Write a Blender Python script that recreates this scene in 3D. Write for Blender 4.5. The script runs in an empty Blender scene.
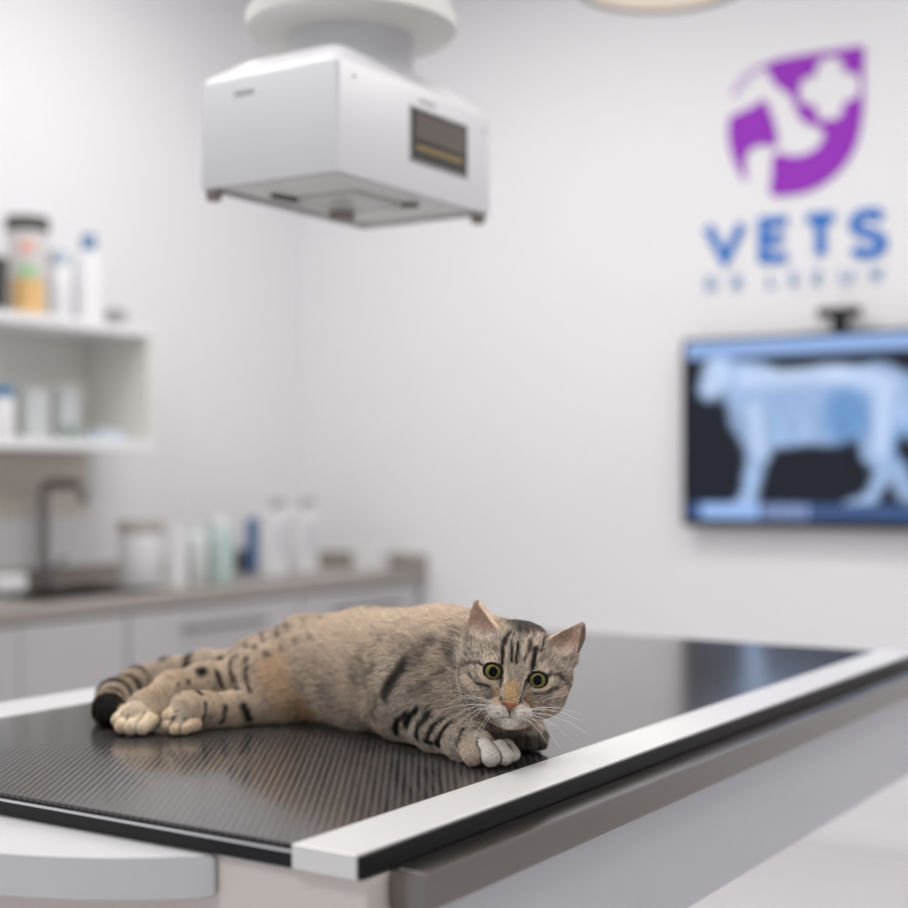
import bpy, bmesh, math
import numpy as np
from mathutils import Vector, Matrix
PI = math.pi
SC = bpy.context.scene
COL = SC.collection
# ------------------------------------------------------------------ camera
F = 1460.0                       # focal length in pixels of the 908 px frame
YAW = math.radians(32.88)
CAM = np.array([0.695, -0.854, 1.175])
CY, SY = math.cos(YAW), math.sin(YAW)
TZ = 0.9                         # table top height
cam = bpy.data.objects.new('camera', bpy.data.cameras.new('camera')); COL.objects.link(cam)
cam.location = CAM; cam.rotation_euler = (PI/2, 0, YAW)
cam.data.sensor_width = 36; cam.data.lens = F/908*36
cam.data.shift_y = -24/908*-1
cam.data.clip_start = 0.05
cam.data.dof.use_dof = True; cam.data.dof.focus_distance = 1.34; cam.data.dof.aperture_fstop = 2.6
SC.camera = cam
# ------------------------------------------------------------------ world, exposure
w = bpy.data.worlds.new('world'); SC.world = w; w.use_nodes = True
bg = w.node_tree.nodes['Background']; bg.inputs[0].default_value = (0.93, 0.96, 1.0, 1); bg.inputs[1].default_value = 0.68
SC.view_settings.view_transform = 'Standard'; SC.view_settings.look = 'None'
SC.view_settings.exposure = 0.0; SC.view_settings.gamma = 1.0; SC.view_settings.use_curve_mapping = False
CEIL = 3.1
def area(name, loc, sx, sy, power, col=(1, .98, .96), rot=(0, 0, 0)):
    l = bpy.data.lights.new(name, 'AREA'); l.shape = 'RECTANGLE'; l.size = sx; l.size_y = sy
    l.energy = power; l.color = col
    o = bpy.data.objects.new(name, l); COL.objects.link(o); o.location = loc; o.rotation_euler = rot
    return o
LAMPS = [(-1.7, 2.3), (-1.7, 0.5), (0.5, 2.3), (0.5, 0.5), (-0.5, -1.4)]
for (lx, ly) in LAMPS:
    area('panel_light', (lx, ly, CEIL-0.035), 1.15, 0.55, 18.1)

# ------------------------------------------------------------------ helpers
def c2r(p):                      # camera aligned floor frame -> room frame
    p = np.asarray(p, float)
    return np.array([CAM[0]+CY*p[0]-SY*p[1], CAM[1]+SY*p[0]+CY*p[1], p[2] if len(p) > 2 else 0])
def ray(px, py):
    return np.array([CY*(px-454)/F - SY, SY*(px-454)/F + CY, -(py-478)/F])
def hit(px, py, ax, v):          # where the sight line meets the plane axis = v
    d = ray(px, py); return CAM + d*((v-CAM[ax])/d[ax])
def link_mesh(name, verts, faces, m=None, parent=None, smooth=False):
    me = bpy.data.meshes.new(name); me.from_pydata([tuple(map(float, v)) for v in verts], [], faces); me.update()
    o = bpy.data.objects.new(name, me); COL.objects.link(o)
    if m: me.materials.append(m)
    if parent: o.parent = parent
    if smooth:
        me.polygons.foreach_set('use_smooth', [True]*len(me.polygons))
    return o
def obj(name, bm, m=None, parent=None, smooth=False):
    bmesh.ops.recalc_face_normals(bm, faces=bm.faces)
    me = bpy.data.meshes.new(name); bm.to_mesh(me); bm.free()
    o = bpy.data.objects.new(name, me); COL.objects.link(o)
    if m: me.materials.append(m)
    if parent: o.parent = parent
    if smooth:
        me.polygons.foreach_set('use_smooth', [True]*len(me.polygons))
        md = o.modifiers.new('es', 'EDGE_SPLIT'); md.split_angle = math.radians(40)
    return o
def box(bm, x0, x1, y0, y1, z0, z1, bev=0.0, seg=2):
    r = bmesh.ops.create_cube(bm, size=1)
    vs = r['verts']
    for v in vs:
        v.co = Vector(((x0+x1)/2+v.co.x*(x1-x0), (y0+y1)/2+v.co.y*(y1-y0), (z0+z1)/2+v.co.z*(z1-z0)))
    if bev > 0:
        es = list({e for v in vs for e in v.link_edges})
        bmesh.ops.bevel(bm, geom=es, offset=bev, segments=seg, affect='EDGES', profile=.5)
def B(x0, x1, y0, y1, z0, z1, bev=0.0, seg=2):
    bm = bmesh.new(); box(bm, x0, x1, y0, y1, z0, z1, bev, seg); return bm
def lathe(bm, prof, seg=40, cx=0, cy=0):
    rings = []
    for (r, z) in prof:
        if r < 1e-6: rings.append([bm.verts.new((cx, cy, z))])
        else: rings.append([bm.verts.new((cx+r*math.cos(2*PI*i/seg), cy+r*math.sin(2*PI*i/seg), z)) for i in range(seg)])
    for a, b in zip(rings[:-1], rings[1:]):
        for i in range(seg):
            j = (i+1) % seg
            vs = [a[0]] if len(a) == 1 else [a[i], a[j]]
            vs += [b[0]] if len(b) == 1 else [b[j], b[i]]
            if len(vs) > 2: bm.faces.new(vs)
def L(prof, seg=40, cx=0, cy=0):
    bm = bmesh.new(); lathe(bm, prof, seg, cx, cy); return bm
def tube(bm, pts, radii, seg=8):
    pts = [Vector(p) for p in pts]
    if not hasattr(radii, '__len__'): radii = [radii]*len(pts)
    rings = []; up = Vector((0.13, 0.21, 1)).normalized()
    for i, p in enumerate(pts):
        t = (pts[min(i+1, len(pts)-1)]-pts[max(i-1, 0)]).normalized()
        a = t.cross(up)
        if a.length < .05: a = t.cross(Vector((1, 0, 0)))
        a.normalize(); b = t.cross(a)
        if rings:
            pa = prev
            a = (pa-t*pa.dot(t)).normalized(); b = t.cross(a)
        prev = a
        rings.append([bm.verts.new(p+(a*math.cos(2*PI*k/seg)+b*math.sin(2*PI*k/seg))*radii[i]) for k in range(seg)])
    for r0, r1 in zip(rings[:-1], rings[1:]):
        for k in range(seg): bm.faces.new([r0[k], r0[(k+1) % seg], r1[(k+1) % seg], r1[k]])
    bm.faces.new(rings[0]); bm.faces.new(rings[-1])
def flat(name, loops, origin, ex, ez, depth, m, parent=None):
    """outline loops (holes allowed) in a plane, given real thickness"""
    cu = bpy.data.curves.new('tmp', 'CURVE'); cu.dimensions = '2D'; cu.fill_mode = 'BOTH'; cu.extrude = depth/2
    for lp in loops:
        s = cu.splines.new('POLY'); s.points.add(len(lp)-1); s.use_cyclic_u = True
        for i, (x, y) in enumerate(lp): s.points[i].co = (x, y, 0, 1)
    to = bpy.data.objects.new('tmp', cu); COL.objects.link(to)
    dg = bpy.context.evaluated_depsgraph_get(); dg.update()
    me = bpy.data.meshes.new_from_object(to.evaluated_get(dg))
    bpy.data.objects.remove(to); bpy.data.curves.remove(cu)
    ex = Vector(ex); ez = Vector(ez); ny = ex.cross(ez)
    M = Matrix(((ex.x, ez.x, ny.x, origin[0]), (ex.y, ez.y, ny.y, origin[1]), (ex.z, ez.z, ny.z, origin[2]), (0, 0, 0, 1)))
    me.transform(M); me.name = name
    me.materials.clear(); me.materials.append(m)
    o = bpy.data.objects.new(name, me); COL.objects.link(o)
    if parent: o.parent = parent
    return o
def mat(name, col, rough=.5, metal=0.0, noise=0.03, scale=30, spec=.5, coat=0, alpha=1, trans=0, emis=None, es=0, bump=0, stretch=None):
    m = bpy.data.materials.new(name); m.use_nodes = True
    nt = m.node_tree; b = nt.nodes['Principled BSDF']
    b.inputs['Base Color'].default_value = (*col, 1); b.inputs['Roughness'].default_value = rough
    b.inputs['Metallic'].default_value = metal; b.inputs['Specular IOR Level'].default_value = spec
    b.inputs['Coat Weight'].default_value = coat; b.inputs['Coat Roughness'].default_value = .05
    b.inputs['Alpha'].default_value = alpha; b.inputs['Transmission Weight'].default_value = trans
    if emis: b.inputs['Emission Color'].default_value = (*emis, 1); b.inputs['Emission Strength'].default_value = es
    if noise:
        tc = nt.nodes.new('ShaderNodeTexCoord'); n = nt.nodes.new('ShaderNodeTexNoise'); n.inputs['Scale'].default_value = scale
        n.inputs['Detail'].default_value = 3
        src = tc.outputs['Object']
        if stretch:
            mp = nt.nodes.new('ShaderNodeMapping'); mp.inputs['Scale'].default_value = stretch
            nt.links.new(src, mp.inputs['Vector']); src = mp.outputs['Vector']
        nt.links.new(src, n.inputs['Vector'])
        mx = nt.nodes.new('ShaderNodeMix'); mx.data_type = 'RGBA'
        mx.inputs[6].default_value = (*[max(0, c*(1-noise)) for c in col], 1)
        mx.inputs[7].default_value = (*[min(1, c*(1+noise)) for c in col], 1)
        nt.links.new(n.outputs['Fac'], mx.inputs[0]); nt.links.new(mx.outputs[2], b.inputs['Base Color'])
        if bump:
            bp = nt.nodes.new('ShaderNodeBump'); bp.inputs['Strength'].default_value = bump; bp.inputs['Distance'].default_value = .001
            nt.links.new(n.outputs['Fac'], bp.inputs['Height']); nt.links.new(bp.outputs['Normal'], b.inputs['Normal'])
    return m
def tag(o, label, cat, group=None):
    o['label'] = label; o['category'] = cat
    if group: o['group'] = group
    return o
def empty(name, loc, label, cat, group=None, rz=0):
    o = bpy.data.objects.new(name, None); COL.objects.link(o); o.location = loc; o.rotation_euler = (0, 0, rz)
    o.empty_display_size = .05
    return tag(o, label, cat, group)
def struct(o): o['kind'] = 'structure'; return o

# ------------------------------------------------------------------ materials
M_wall = mat('wall_paint', (.83, .825, .84), .6, noise=.01, scale=4)
M_ceil = mat('ceiling_paint', (.88, .88, .88), .8, noise=.01)
M_floor = mat('floor_vinyl', (.61, .59, .60), .35, noise=.03, scale=6)
M_white = mat('white_lacquer', (.82, .82, .83), .3, noise=.01)
M_cream = mat('cream_paint', (.68, .62, .58), .4, noise=.01)
M_blueg = mat('blue_grey_panel', (.61, .62, .65), .35, noise=.01)
M_cab = mat('cabinet_grey', (.46, .45, .46), .35, noise=.015)
M_top = mat('worktop_stone', (.33, .298, .27), .35, noise=.12, scale=60)
M_alu = mat('brushed_aluminium', (.81, .80, .79), .38, .40, noise=.04, scale=40, stretch=(30, .6, 30))
M_white_alu = mat('white_anodised', (.68, .68, .69), .35, .25, noise=.02)
M_steel = mat('brushed_steel', (.26, .243, .226), .2, 1, noise=.06, scale=60, stretch=(40, .4, 40))
M_chrome = mat('chrome', (.24, .22, .21), .15, 1, noise=0)
M_black = mat('black_plastic', (.010, .010, .011), .35, noise=.05, spec=.25)
M_dark = mat('dark_grey_plastic', (.05, .048, .046), .4, noise=.05)
M_grey = mat('grey_plastic', (.33, .33, .33), .4, noise=.02)
M_sock = mat('warm_grey_metal', (.27, .24, .22), .35, .6, noise=.02)

# ------------------------------------------------------------------ room
WX, WY = -3.0, 3.735
XR, YF = 3.2, -3.0
struct(obj('floor', B(WX-.1, XR, YF, WY+.1, -.1, 0), M_floor))
struct(obj('ceiling', B(WX-.1, XR, YF, WY+.1, CEIL, CEIL+.1), M_ceil))
struct(obj('wall_left', B(WX-.1, WX, YF, WY+.1, 0, CEIL), M_wall))
struct(obj('wall_back', B(WX, XR, WY, WY+.1, 0, CEIL), M_wall))
struct(obj('wall_right', B(XR, XR+.1, YF, WY+.1, 0, CEIL), M_wall))
struct(obj('baseboard_back', B(-2.38, XR, WY-.012, WY, 0, .07, .003), M_wall))
M_led = mat('led_diffuser', (.9, .9, .9), .5, noise=0, emis=(1, .98, .96), es=2.2)
for i, (lx, ly) in enumerate(LAMPS):
    e = empty('ceiling_light', (lx, ly, CEIL-.03), 'flat white ceiling light panel '+['above the sink', 'on the left nearer the camera', 'in front of the emblem wall', 'over the near right of the table', 'behind the camera'][i], 'ceiling light', 'ceiling light panels')
    bm = B(-.62, .62, -.32, .32, 0.006, .03, .003); obj('frame', bm, M_white, e)
    obj('diffuser', B(-.585, .585, -.285, .285, .0, .006), M_led, e)

# ------------------------------------------------------------------ x-ray table
TW, TL = .65, 1.46
carb = bpy.data.materials.new('carbon_fibre'); carb.use_nodes = True
nt = carb.node_tree; N = nt.nodes; Lk = nt.links; bs = N['Principled BSDF']
tc = N.new('ShaderNodeTexCoord')
def wave(ang, period, dist=0):
    mp = N.new('ShaderNodeMapping'); mp.vector_type = 'POINT'; mp.inputs['Rotation'].default_value = (0, 0, ang)
    Lk.new(tc.outputs['Object'], mp.inputs['Vector'])
    wv = N.new('ShaderNodeTexWave'); wv.wave_type = 'BANDS'; wv.bands_direction = 'X'; wv.wave_profile = 'SIN'
    wv.inputs['Scale'].default_value = 2*PI/(20*period); wv.inputs['Distortion'].default_value = dist
    Lk.new(mp.outputs['Vector'], wv.inputs['Vector']); return wv.outputs['Fac']
d1 = wave(-math.radians(34), .0066)           # twill ribs
d2 = wave(math.radians(56), .0030)
mul = N.new('ShaderNodeMath'); mul.operation = 'MULTIPLY'; Lk.new(d1, mul.inputs[0])
r2 = N.new('ShaderNodeMapRange'); r2.inputs[3].default_value = .6; r2.inputs[4].default_value = 1; Lk.new(d2, r2.inputs[0]); Lk.new(r2.outputs[0], mul.inputs[1])
cm = N.new('ShaderNodeMix'); cm.data_type = 'RGBA'; cm.inputs[6].default_value = (.026, .024, .024, 1); cm.inputs[7].default_value = (.095, .088, .084, 1); bs.inputs['IOR'].default_value = 1.55
Lk.new(mul.outputs[0], cm.inputs[0]); Lk.new(cm.outputs[2], bs.inputs['Base Color'])
rr = N.new('ShaderNodeMapRange'); rr.inputs[3].default_value = .10; rr.inputs[4].default_value = .2; Lk.new(mul.outputs[0], rr.inputs[0]); Lk.new(rr.outputs[0], bs.inputs['Roughness'])
sr = N.new('ShaderNodeMapRange'); sr.inputs[3].default_value = .40; sr.inputs[4].default_value = .62; Lk.new(mul.outputs[0], sr.inputs[0]); Lk.new(sr.outputs[0], bs.inputs['Specular IOR Level'])
bp = N.new('ShaderNodeBump'); bp.inputs['Strength'].default_value = .05; bp.inputs['Distance'].default_value = .0004
Lk.new(mul.outputs[0], bp.inputs['Height']); Lk.new(bp.outputs['Normal'], bs.inputs['Normal'])

T = empty('xray_table', (0, 0, 0), 'x-ray examination table with glossy black carbon top and silver rails, under the cat', 'table')
obj('tabletop', B(-TW, 0, .0025, TL, TZ-.004, TZ, .0005), carb, T)
bm = B(-TW, 0, 0.001, TL, TZ-.0185, TZ-.0066, .001); box(bm, -TW, 0, 0, TL, TZ-.0040, TZ-.0032); obj('table_edge', bm, M_black, T)
obj('edge_strip', B(-TW, 0, 0, TL, TZ-.0064, TZ-.0042), M_white_alu, T)
R = obj('side_rail', B(0, .06, -.003, TL+.003, TZ-.0175, TZ+.0015, .0012), M_alu, T)
obj('rail_strip', B(.0601, .0625, -.001, TL+.003, TZ-.0175, TZ-.0005, .0005), M_black, R)
obj('side_rail', B(-TW-.085, -TW, -.003, TL+.003, TZ-.0175, TZ+.0015, .0012), M_white_alu, T)
obj('support_bar', B(.064, .098, .033, TL-.02, TZ-.045, TZ-.015, .002), M_steel, T)
obj('chassis', B(-TW-.05, .0625, .006, TL-.03, .735, TZ-.0185, .002), M_cream, T)
obj('side_panel', B(.064, .086, .036, TL-.04, .735, TZ-.046, .002), M_blueg, T)
bm = bmesh.new(); cxx, r_, cyy = -.325, .348, .248
a0 = math.asin(.244/r_); pts = [(cxx+r_*math.sin(a), cyy-r_*math.cos(a)) for a in np.linspace(-a0, a0, 49)]
pts += [(cxx+.244, .004), (cxx-.244, .004)]
vt = [bm.verts.new((x, y, TZ-.0195)) for x, y in pts]; vb = [bm.verts.new((x, y, TZ-.052)) for x, y in pts]
bm.faces.new(vt); bm.faces.new(vb[::-1])
for i in range(len(pts)): bm.faces.new([vt[i], vb[i], vb[(i+1) % len(pts)], vt[(i+1) % len(pts)]])
es = [e for e in bm.edges if abs(e.verts[0].co.z-e.verts[1].co.z) < 1e-6]
bmesh.ops.bevel(bm, geom=es, offset=.002, segments=2, affect='EDGES')
obj('end_tray', bm, mat('tray_white', (.62, .62, .63), .35, noise=.01), T, smooth=True)
obj('pedestal', B(-.50, -.20, .50, .95, .06, .735, .02), M_cream, T)
obj('base_plate', B(-.56, -.14, .45, 1.0, 0, .06, .015), M_grey, T)

# ------------------------------------------------------------------ worktop, sink, cabinets
CX = -2.388; CZ = .83

sy0, sy1, sx0, sx1 = 1.95, 2.50, -2.88, -2.50
WE = WX+.002
bm = B(WE, CX, 1.0, sy0, CZ-.04, CZ); box(bm, WE, CX, sy1, WY-.002, CZ-.04, CZ); box(bm, WE, sx0, sy0, sy1, CZ-.04, CZ); box(bm, sx1, CX, sy0, sy1, CZ-.04, CZ)
tag(obj('worktop', bm, M_top), 'grey-brown stone worktop running along the left wall above the grey cabinets', 'worktop')
tag(obj('backsplash', B(WE, WX+.02, 1.0, WY-.023, CZ+.0005, CZ+.055), M_top), 'low grey-brown stone strip on the worktop along the left wall behind the tap', 'backsplash')
tag(obj('backsplash', B(WE, CX, WY-.02, WY-.001, CZ+.0005, CZ+.055), M_top), 'low grey-brown stone strip at the far end of the worktop against the back wall', 'backsplash')
bm = B(sx0-.004, sx0, sy0, sy1, CZ-.18, CZ-.005); box(bm, sx1, sx1+.004, sy0, sy1, CZ-.18, CZ-.005)
box(bm, sx0, sx1, sy0-.004, sy0, CZ-.18, CZ-.005); box(bm, sx0, sx1, sy1, sy1+.004, CZ-.18, CZ-.005); box(bm, sx0, sx1, sy0, sy1, CZ-.184, CZ-.18)
tag(obj('sink_basin', bm, M_steel), 'rectangular steel sink basin sunk into the worktop in front of the tap', 'sink')
cabs = [(1.39, 2.172, 'grey base cabinet below the sink, at the left edge of the frame', 0), (2.178, 2.957, 'grey base cabinet with a long bar handle, right of the sink', 1), (2.963, 3.66, 'grey base cabinet at the far end of the worktop, partly behind the cat', 1)]
for (y0, y1, lb, hd) in cabs:
    c = empty('base_cabinet', (CX-.3, (y0+y1)/2, 0), lb, 'cabinet', 'base cabinets under the worktop')
    q = (y0+y1)/2; hw = (y1-y0)/2
    bm = bmesh.new()
    for b in [(-.3, .285, -hw, -hw+.018, .1, CZ-.042 if y0 > 2.9 else CZ-.20), (-.3, .285, hw-.018, hw, .1, CZ-.042 if y0 > 2 else CZ-.20), (-.3, .285, -hw, hw, .1, .118), (-.3, -.285, -hw, hw, .1, CZ-.042)]: box(bm, *b)
    obj('carcass', bm, M_cab, c)
    obj('plinth', B(-.3, .24, -hw, hw, 0, .1), M_dark, c)
    if hd:
        d = obj('drawer', B(.287, .305, -hw+.002, hw-.002, .56, CZ-.05, .002), M_cab, c)
        bm = bmesh.new(); tube(bm, [(.335, -.19, .72), (.335, .19, .72)], .007, 10)
        for s in (-.16, .16): tube(bm, [(.303, s, .72), (.336, s, .72)], .005, 8)
        obj('handle', bm, M_steel, d)
        obj('door', B(.287, .305, -hw+.002, -.002, .12, .552, .002), M_cab, c); obj('door', B(.287, .305, .002, hw-.002, .12, .552, .002), M_cab, c)
    else:
        obj('door', B(.287, .305, -hw+.002, -.002, .12, CZ-.05, .002), M_cab, c); obj('door', B(.287, .305, .002, hw-.002, .12, CZ-.05, .002), M_cab, c)

def stand(px, py, z, xplane=None, yv=None):  # a spot on a horizontal plane seen at this pixel
    return hit(px, py, 2, z)
def fw(px, x):                   # room y and distance where the sight column px meets x = const
    p = hit(px, 478, 0, x); return p[1], p
def zat(px, py, x): return hit(px, py, 0, x)[2]
# tap
y_, p_ = fw(50, -2.90)
f = empty('sink_tap', (-2.93, y_, CZ), 'tall chrome tap with a squared spout behind the sink', 'tap')
obj('base', L([(0, 0), (.028, 0), (.028, .012), (.02, .02), (.018, .06), (0, .06)], 24), M_chrome, f, True)
h = zat(50, 484, -2.90)-CZ
bm = bmesh.new(); tube(bm, [(0, 0, .03), (0, 0, h-.03), (.006, 0, h-.01), (.03, 0, h), (.15, 0, h), (.172, 0, h-.008), (.18, 0, h-.03), (.18, 0, h-.06)], .016, 14)
obj('spout', bm, M_chrome, f, True)
bm = bmesh.new(); tube(bm, [(0, .01, .05), (0, .05, .06), (0, .09, .085)], .007, 10); obj('lever', bm, M_chrome, f, True)
# white dish at the sink edge
p = hit(8, 593, 2, CZ)
tag(obj('soap_dish', B(p[0]-.04, p[0]+.04, p[1]-.07, p[1]+.045, CZ, CZ+.055, .012, 3), M_white), 'small white block shaped dish on the worktop in front of the sink', 'dish')

def mk(name, col, **k): return mat(name, col, **k)
def bottle(name, px0, px1, ytop, x, zb, colm, capm, label, cat='bottle', cap=.12, neck=.45, group=None, caph=None):
    ya, _ = fw(px0, x); yb, _ = fw(px1, x); c = (ya+yb)/2; r = (hit(px1, 478, 0, x)-hit(px0, 478, 0, x)); r = np.linalg.norm(r)/2*.80
    H = zat((px0+px1)/2, ytop, x)-zb
    e = empty(name, (x, c, zb), label, cat, group)
    hb = H*(1-cap)
    obj('bottle_body', L([(0, 0), (r*.93, 0), (r, .004), (r, hb*.82), (r*.9, hb*.9), (r*neck, hb*.97), (r*neck, hb), (0, hb)], 28), colm, e, True)
    obj('cap', L([(0, hb-.004), (r*neck*1.2, hb-.004), (r*neck*1.2, H-.003), (r*neck*1.1, H), (0, H)], 24), capm, e, True)
    return e, r, hb
def tub(name, px0, px1, ytop, x, zb, colm, capm, label, lid=.14, cat='tub'):
    ya, _ = fw(px0, x); yb, _ = fw(px1, x); c = (ya+yb)/2; r = np.linalg.norm(hit(px1, 478, 0, x)-hit(px0, 478, 0, x))/2*.85
    H = zat((px0+px1)/2, ytop, x)-zb
    e = empty(name, (x, c, zb), label, cat)
    obj('tub_body', L([(0, 0), (r*.9, 0), (r*.93, .004), (r*.96, H*(1-lid)), (0, H*(1-lid))], 36), colm, e, True)
    obj('lid', L([(0, H*(1-lid)-.006), (r, H*(1-lid)-.006), (r*1.02, H-.004), (r*.98, H), (0, H)], 36), capm, e, True)
    return e, r, H
def carton(name, px0, px1, ytop, x, zb, m, label, dp=.06, cat='box', top=None):
    yb, _ = fw(px1, x); ya, _ = fw(px0, x-dp); ya = min(ya, yb-.03); H = zat((px0+px1)/2, ytop, x)-zb
    e = empty(name, (x, (ya+yb)/2, zb), label, cat); hw = abs(yb-ya)/2
    obj('box_body', B(-dp, 0, -hw, hw, 0, H, .002), m, e)
    return e, hw, H
M_bw = mk('white_polythene', (.78, .78, .79), rough=.35, noise=.01)
M_bclear = mk('frosted_plastic', (.62, .64, .64), rough=.3, noise=.02)
M_bgreen = mk('pale_green_plastic', (.44, .54, .52), rough=.3, noise=.02)
M_blue = mk('blue_print', (.06, .15, .36), rough=.4, noise=.05)
M_bluecap = mk('blue_cap', (.10, .22, .38), rough=.4, noise=.03)
M_palecap = mk('pale_blue_cap', (.45, .52, .60), rough=.4, noise=.03)
tub('white_tub', 121, 160, 520, -2.66, CZ, M_bw, mk('taupe_lid', (.36, .33, .30), rough=.4), 'white tub with a taupe lid on the worktop right of the sink', lid=.16)
carton('white_box', 165, 187, 528, -2.55, CZ, M_bw, 'plain white box on the worktop between the lidded tub and the clear bottle', dp=.05)
bottle('clear_bottle', 186, 206, 522, -2.58, CZ, M_bclear, M_bclear, 'frosted clear bottle on the worktop right of the plain white box')
bottle('green_bottle', 205, 232, 517, -2.60, CZ, M_bgreen, M_bw, 'pale green bottle on the worktop beside the frosted one', neck=.6)
e, hw, H = carton('dark_box', 230, 246, 549, -2.84, CZ, M_dark, 'low dark grey box on the worktop left of the blue carton', dp=.03)
z1 = CZ+H
e, hw, H = carton('blue_carton', 246, 263, 518, -2.84, CZ, M_blue, 'upright dark blue carton standing right of the low dark box', dp=.03)
def pump(name, px0, px1, ytop, x, label):
    ya, _ = fw(px0, x-.06); yb, _ = fw(px1, x); H = zat((px0+px1)/2, ytop, x)-CZ
    e = empty(name, (x, (ya+yb)/2, CZ), label, 'dispenser'); hw = abs(yb-ya)/2*.94
    obj('dispenser_body', B(-.06, 0, -hw, hw, 0, H, .008, 3), M_bw, e)
    obj('label_patch', B(.0002, .0012, -hw*.5, hw*.5, H*.3, H*.8), mk('pale_grey_print', (.6, .61, .64), rough=.5), e)
    bm = bmesh.new(); tube(bm, [(-.03, 0, H-.002), (-.03, 0, H+.035)], .010, 12); tube(bm, [(-.045, 0, H+.035), (.02, 0, H+.033)], .008, 10)
    obj('pump', bm, M_grey, e, True)
pump('soap_dispenser', 257, 291, 512, -2.60, 'white square pump dispenser on the worktop right of the blue carton')
pump('soap_dispenser', 287, 320, 511, -2.60, 'white square pump dispenser nearest the far end of the worktop')
carton('flat_white_box', 353, 389, 545, -2.50, CZ, M_bw, 'low off-white box on the far right end of the worktop', dp=.10)

# ------------------------------------------------------------------ wall shelf and what stands on it
M_shelf_shade = mat('shelf_inside_shade', (.76, .75, .70), .4, noise=.01)  # shelf white made darker and warmer to paint in the inside shade
SX = -2.70; SYE = 2.60
S = empty('open_shelf', (WX, 1.8, 1.2), 'white open wall cabinet with two shelves at the left edge of the frame', 'shelf')
S_ = lambda *b: obj(b[0], B(b[1]-WX, b[2]-WX, b[3]-1.8, b[4]-1.8, b[5]-1.2, b[6]-1.2, .002), M_white, S)
S_('top_board', WX, SX, 1.0, SYE, 1.632, 1.664); S_('bottom_board', WX, SX, 1.0, SYE, 1.262, 1.294)
S_('side_board', WX, SX, SYE-.02, SYE-.0005, 1.2945, 1.6315).data.materials[0] = M_shelf_shade; S_('back_board', WX, WX+.008, 1.0, SYE-.021, 1.2945, 1.6315).data.materials[0] = M_shelf_shade
ZT, ZB = 1.664, 1.294
tag(obj('shelf_shadow_sheet', B(WX+.001, WX+.006, 1.0, SYE-.001, 1.05, 1.2605, .001), mat('shadow_beige', (.74, .68, .60), .45, noise=.01)), 'added beige sheet painting the warm shadow of the open shelf on the left wall', 'shadow sheet')  # thin beige sheet added as the warm shadow below the shelf
xs = -2.80
e, r, H = tub('storage_jar', 7, 47, 218, xs, ZT, mk('pale_jar', (.66, .63, .62), rough=.35), M_dark, 'pale jar with a black lid and an orange label on the top shelf', lid=.13, cat='jar')
def lab(name, a0, a1, z0, z1, m):
    bm = bmesh.new(); n = 14
    vs = [[bm.verts.new(((r*.965+.001)*math.cos(a), (r*.965+.001)*math.sin(a), z)) for a in np.linspace(a0, a1, n)] for z in (z0, z1)]
    for i in range(n-1): bm.faces.new([vs[0][i], vs[0][i+1], vs[1][i+1], vs[1][i]])
    o = obj(name, bm, m, e); sd = o.modifiers.new('s', 'SOLIDIFY'); sd.thickness = .0008
ac = -math.radians(42)
lab('orange_label', ac-.75, ac+.9, H*.02, H*.36, mk('orange_print', (.75, .48, .20), rough=.5, noise=.1, scale=50))
lab('green_label', ac-.4, ac+.5, H*.37, H*.5, mk('green_print', (.36, .58, .33), rough=.5))
lab('red_label', ac-.3, ac+.3, H*.62, H*.74, mk('red_print', (.78, .40, .33), rough=.5))
tub('dark_canister', -32, 7, 258, -2.76, ZT, M_dark, M_dark, 'dark canister on the top shelf, cut by the left edge of the frame', cat='canister')
bottle('squat_bottle', 46, 72, 251, xs, ZT, M_bw, M_palecap, 'squat white bottle with a pale blue-grey cap on the top shelf', cap=.2, neck=.6)
bottle('tall_bottle', 74, 103, 235, xs, ZT, M_bw, M_bluecap, 'tall white bottle with a blue cap on the top shelf', cap=.16, neck=.4)
carton('grey_case', 105, 127, 309, -2.76, ZT, M_grey, 'tiny grey case on the top shelf near its right end', dp=.05, cat='case')
bottle('small_bottle', -8, 14, 385, xs, ZB, M_bw, M_bluecap, 'white bottle with a wide blue cap on the lower shelf', cap=.2, neck=.8)
carton('frosted_box', 18, 50, 388, -2.84, ZB, M_bclear, 'frosted storage box on the lower shelf beside the blue-capped bottle', dp=.04)
carton('frosted_box', 51, 80, 386, -2.86, ZB, M_bclear, 'frosted storage box on the lower shelf nearer its right end', dp=.04)
carton('green_case', 66, 80, 426, -2.76, ZB, mk('sage_green', (.30, .36, .32), rough=.5), 'small grey-green case lying on the lower shelf', dp=.05, cat='case')
carton('pale_blue_packet', 84, 126, 430, -2.74, ZB, mk('pale_blue', (.58, .64, .74), rough=.5), 'flat pale blue packet on the right end of the lower shelf', dp=.08, cat='packet')

# ------------------------------------------------------------------ x-ray head on its ceiling column
HX, HY, HB = -.5515, .807, 1.565
E = empty('xray_machine', (HX, HY, HB), 'white boxy x-ray tube head hanging from a round ceiling column above the table', 'x-ray machine')
a, b = .1175, .187
M_head = mat('head_white', (.62, .62, .635), .4, noise=.01)
bm = bmesh.new()
def ringr(sx, sy, z, r, n=6):
    out = []
    for cx_, cy_, s in ((sx-r, sy-r, 0), (-sx+r, sy-r, 1), (-sx+r, -sy+r, 2), (sx-r, -sy+r, 3)):
        for k in range(n+1):
            t = (s+k/n)*PI/2; out.append(bm.verts.new((cx_+r*math.cos(t), cy_+r*math.sin(t), z)))
    return out
rs = [ringr(a, b, .0, .006), ringr(a, b, .14, .008), ringr(a-.006, b-.006, .15, .01), ringr(a-.035, b-.045, .178, .02)]
for r0, r1 in zip(rs[:-1], rs[1:]):
    for k in range(len(r0)): bm.faces.new([r0[k], r0[(k+1) % len(r0)], r1[(k+1) % len(r0)], r1[k]])
bm.faces.new(rs[-1])
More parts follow.
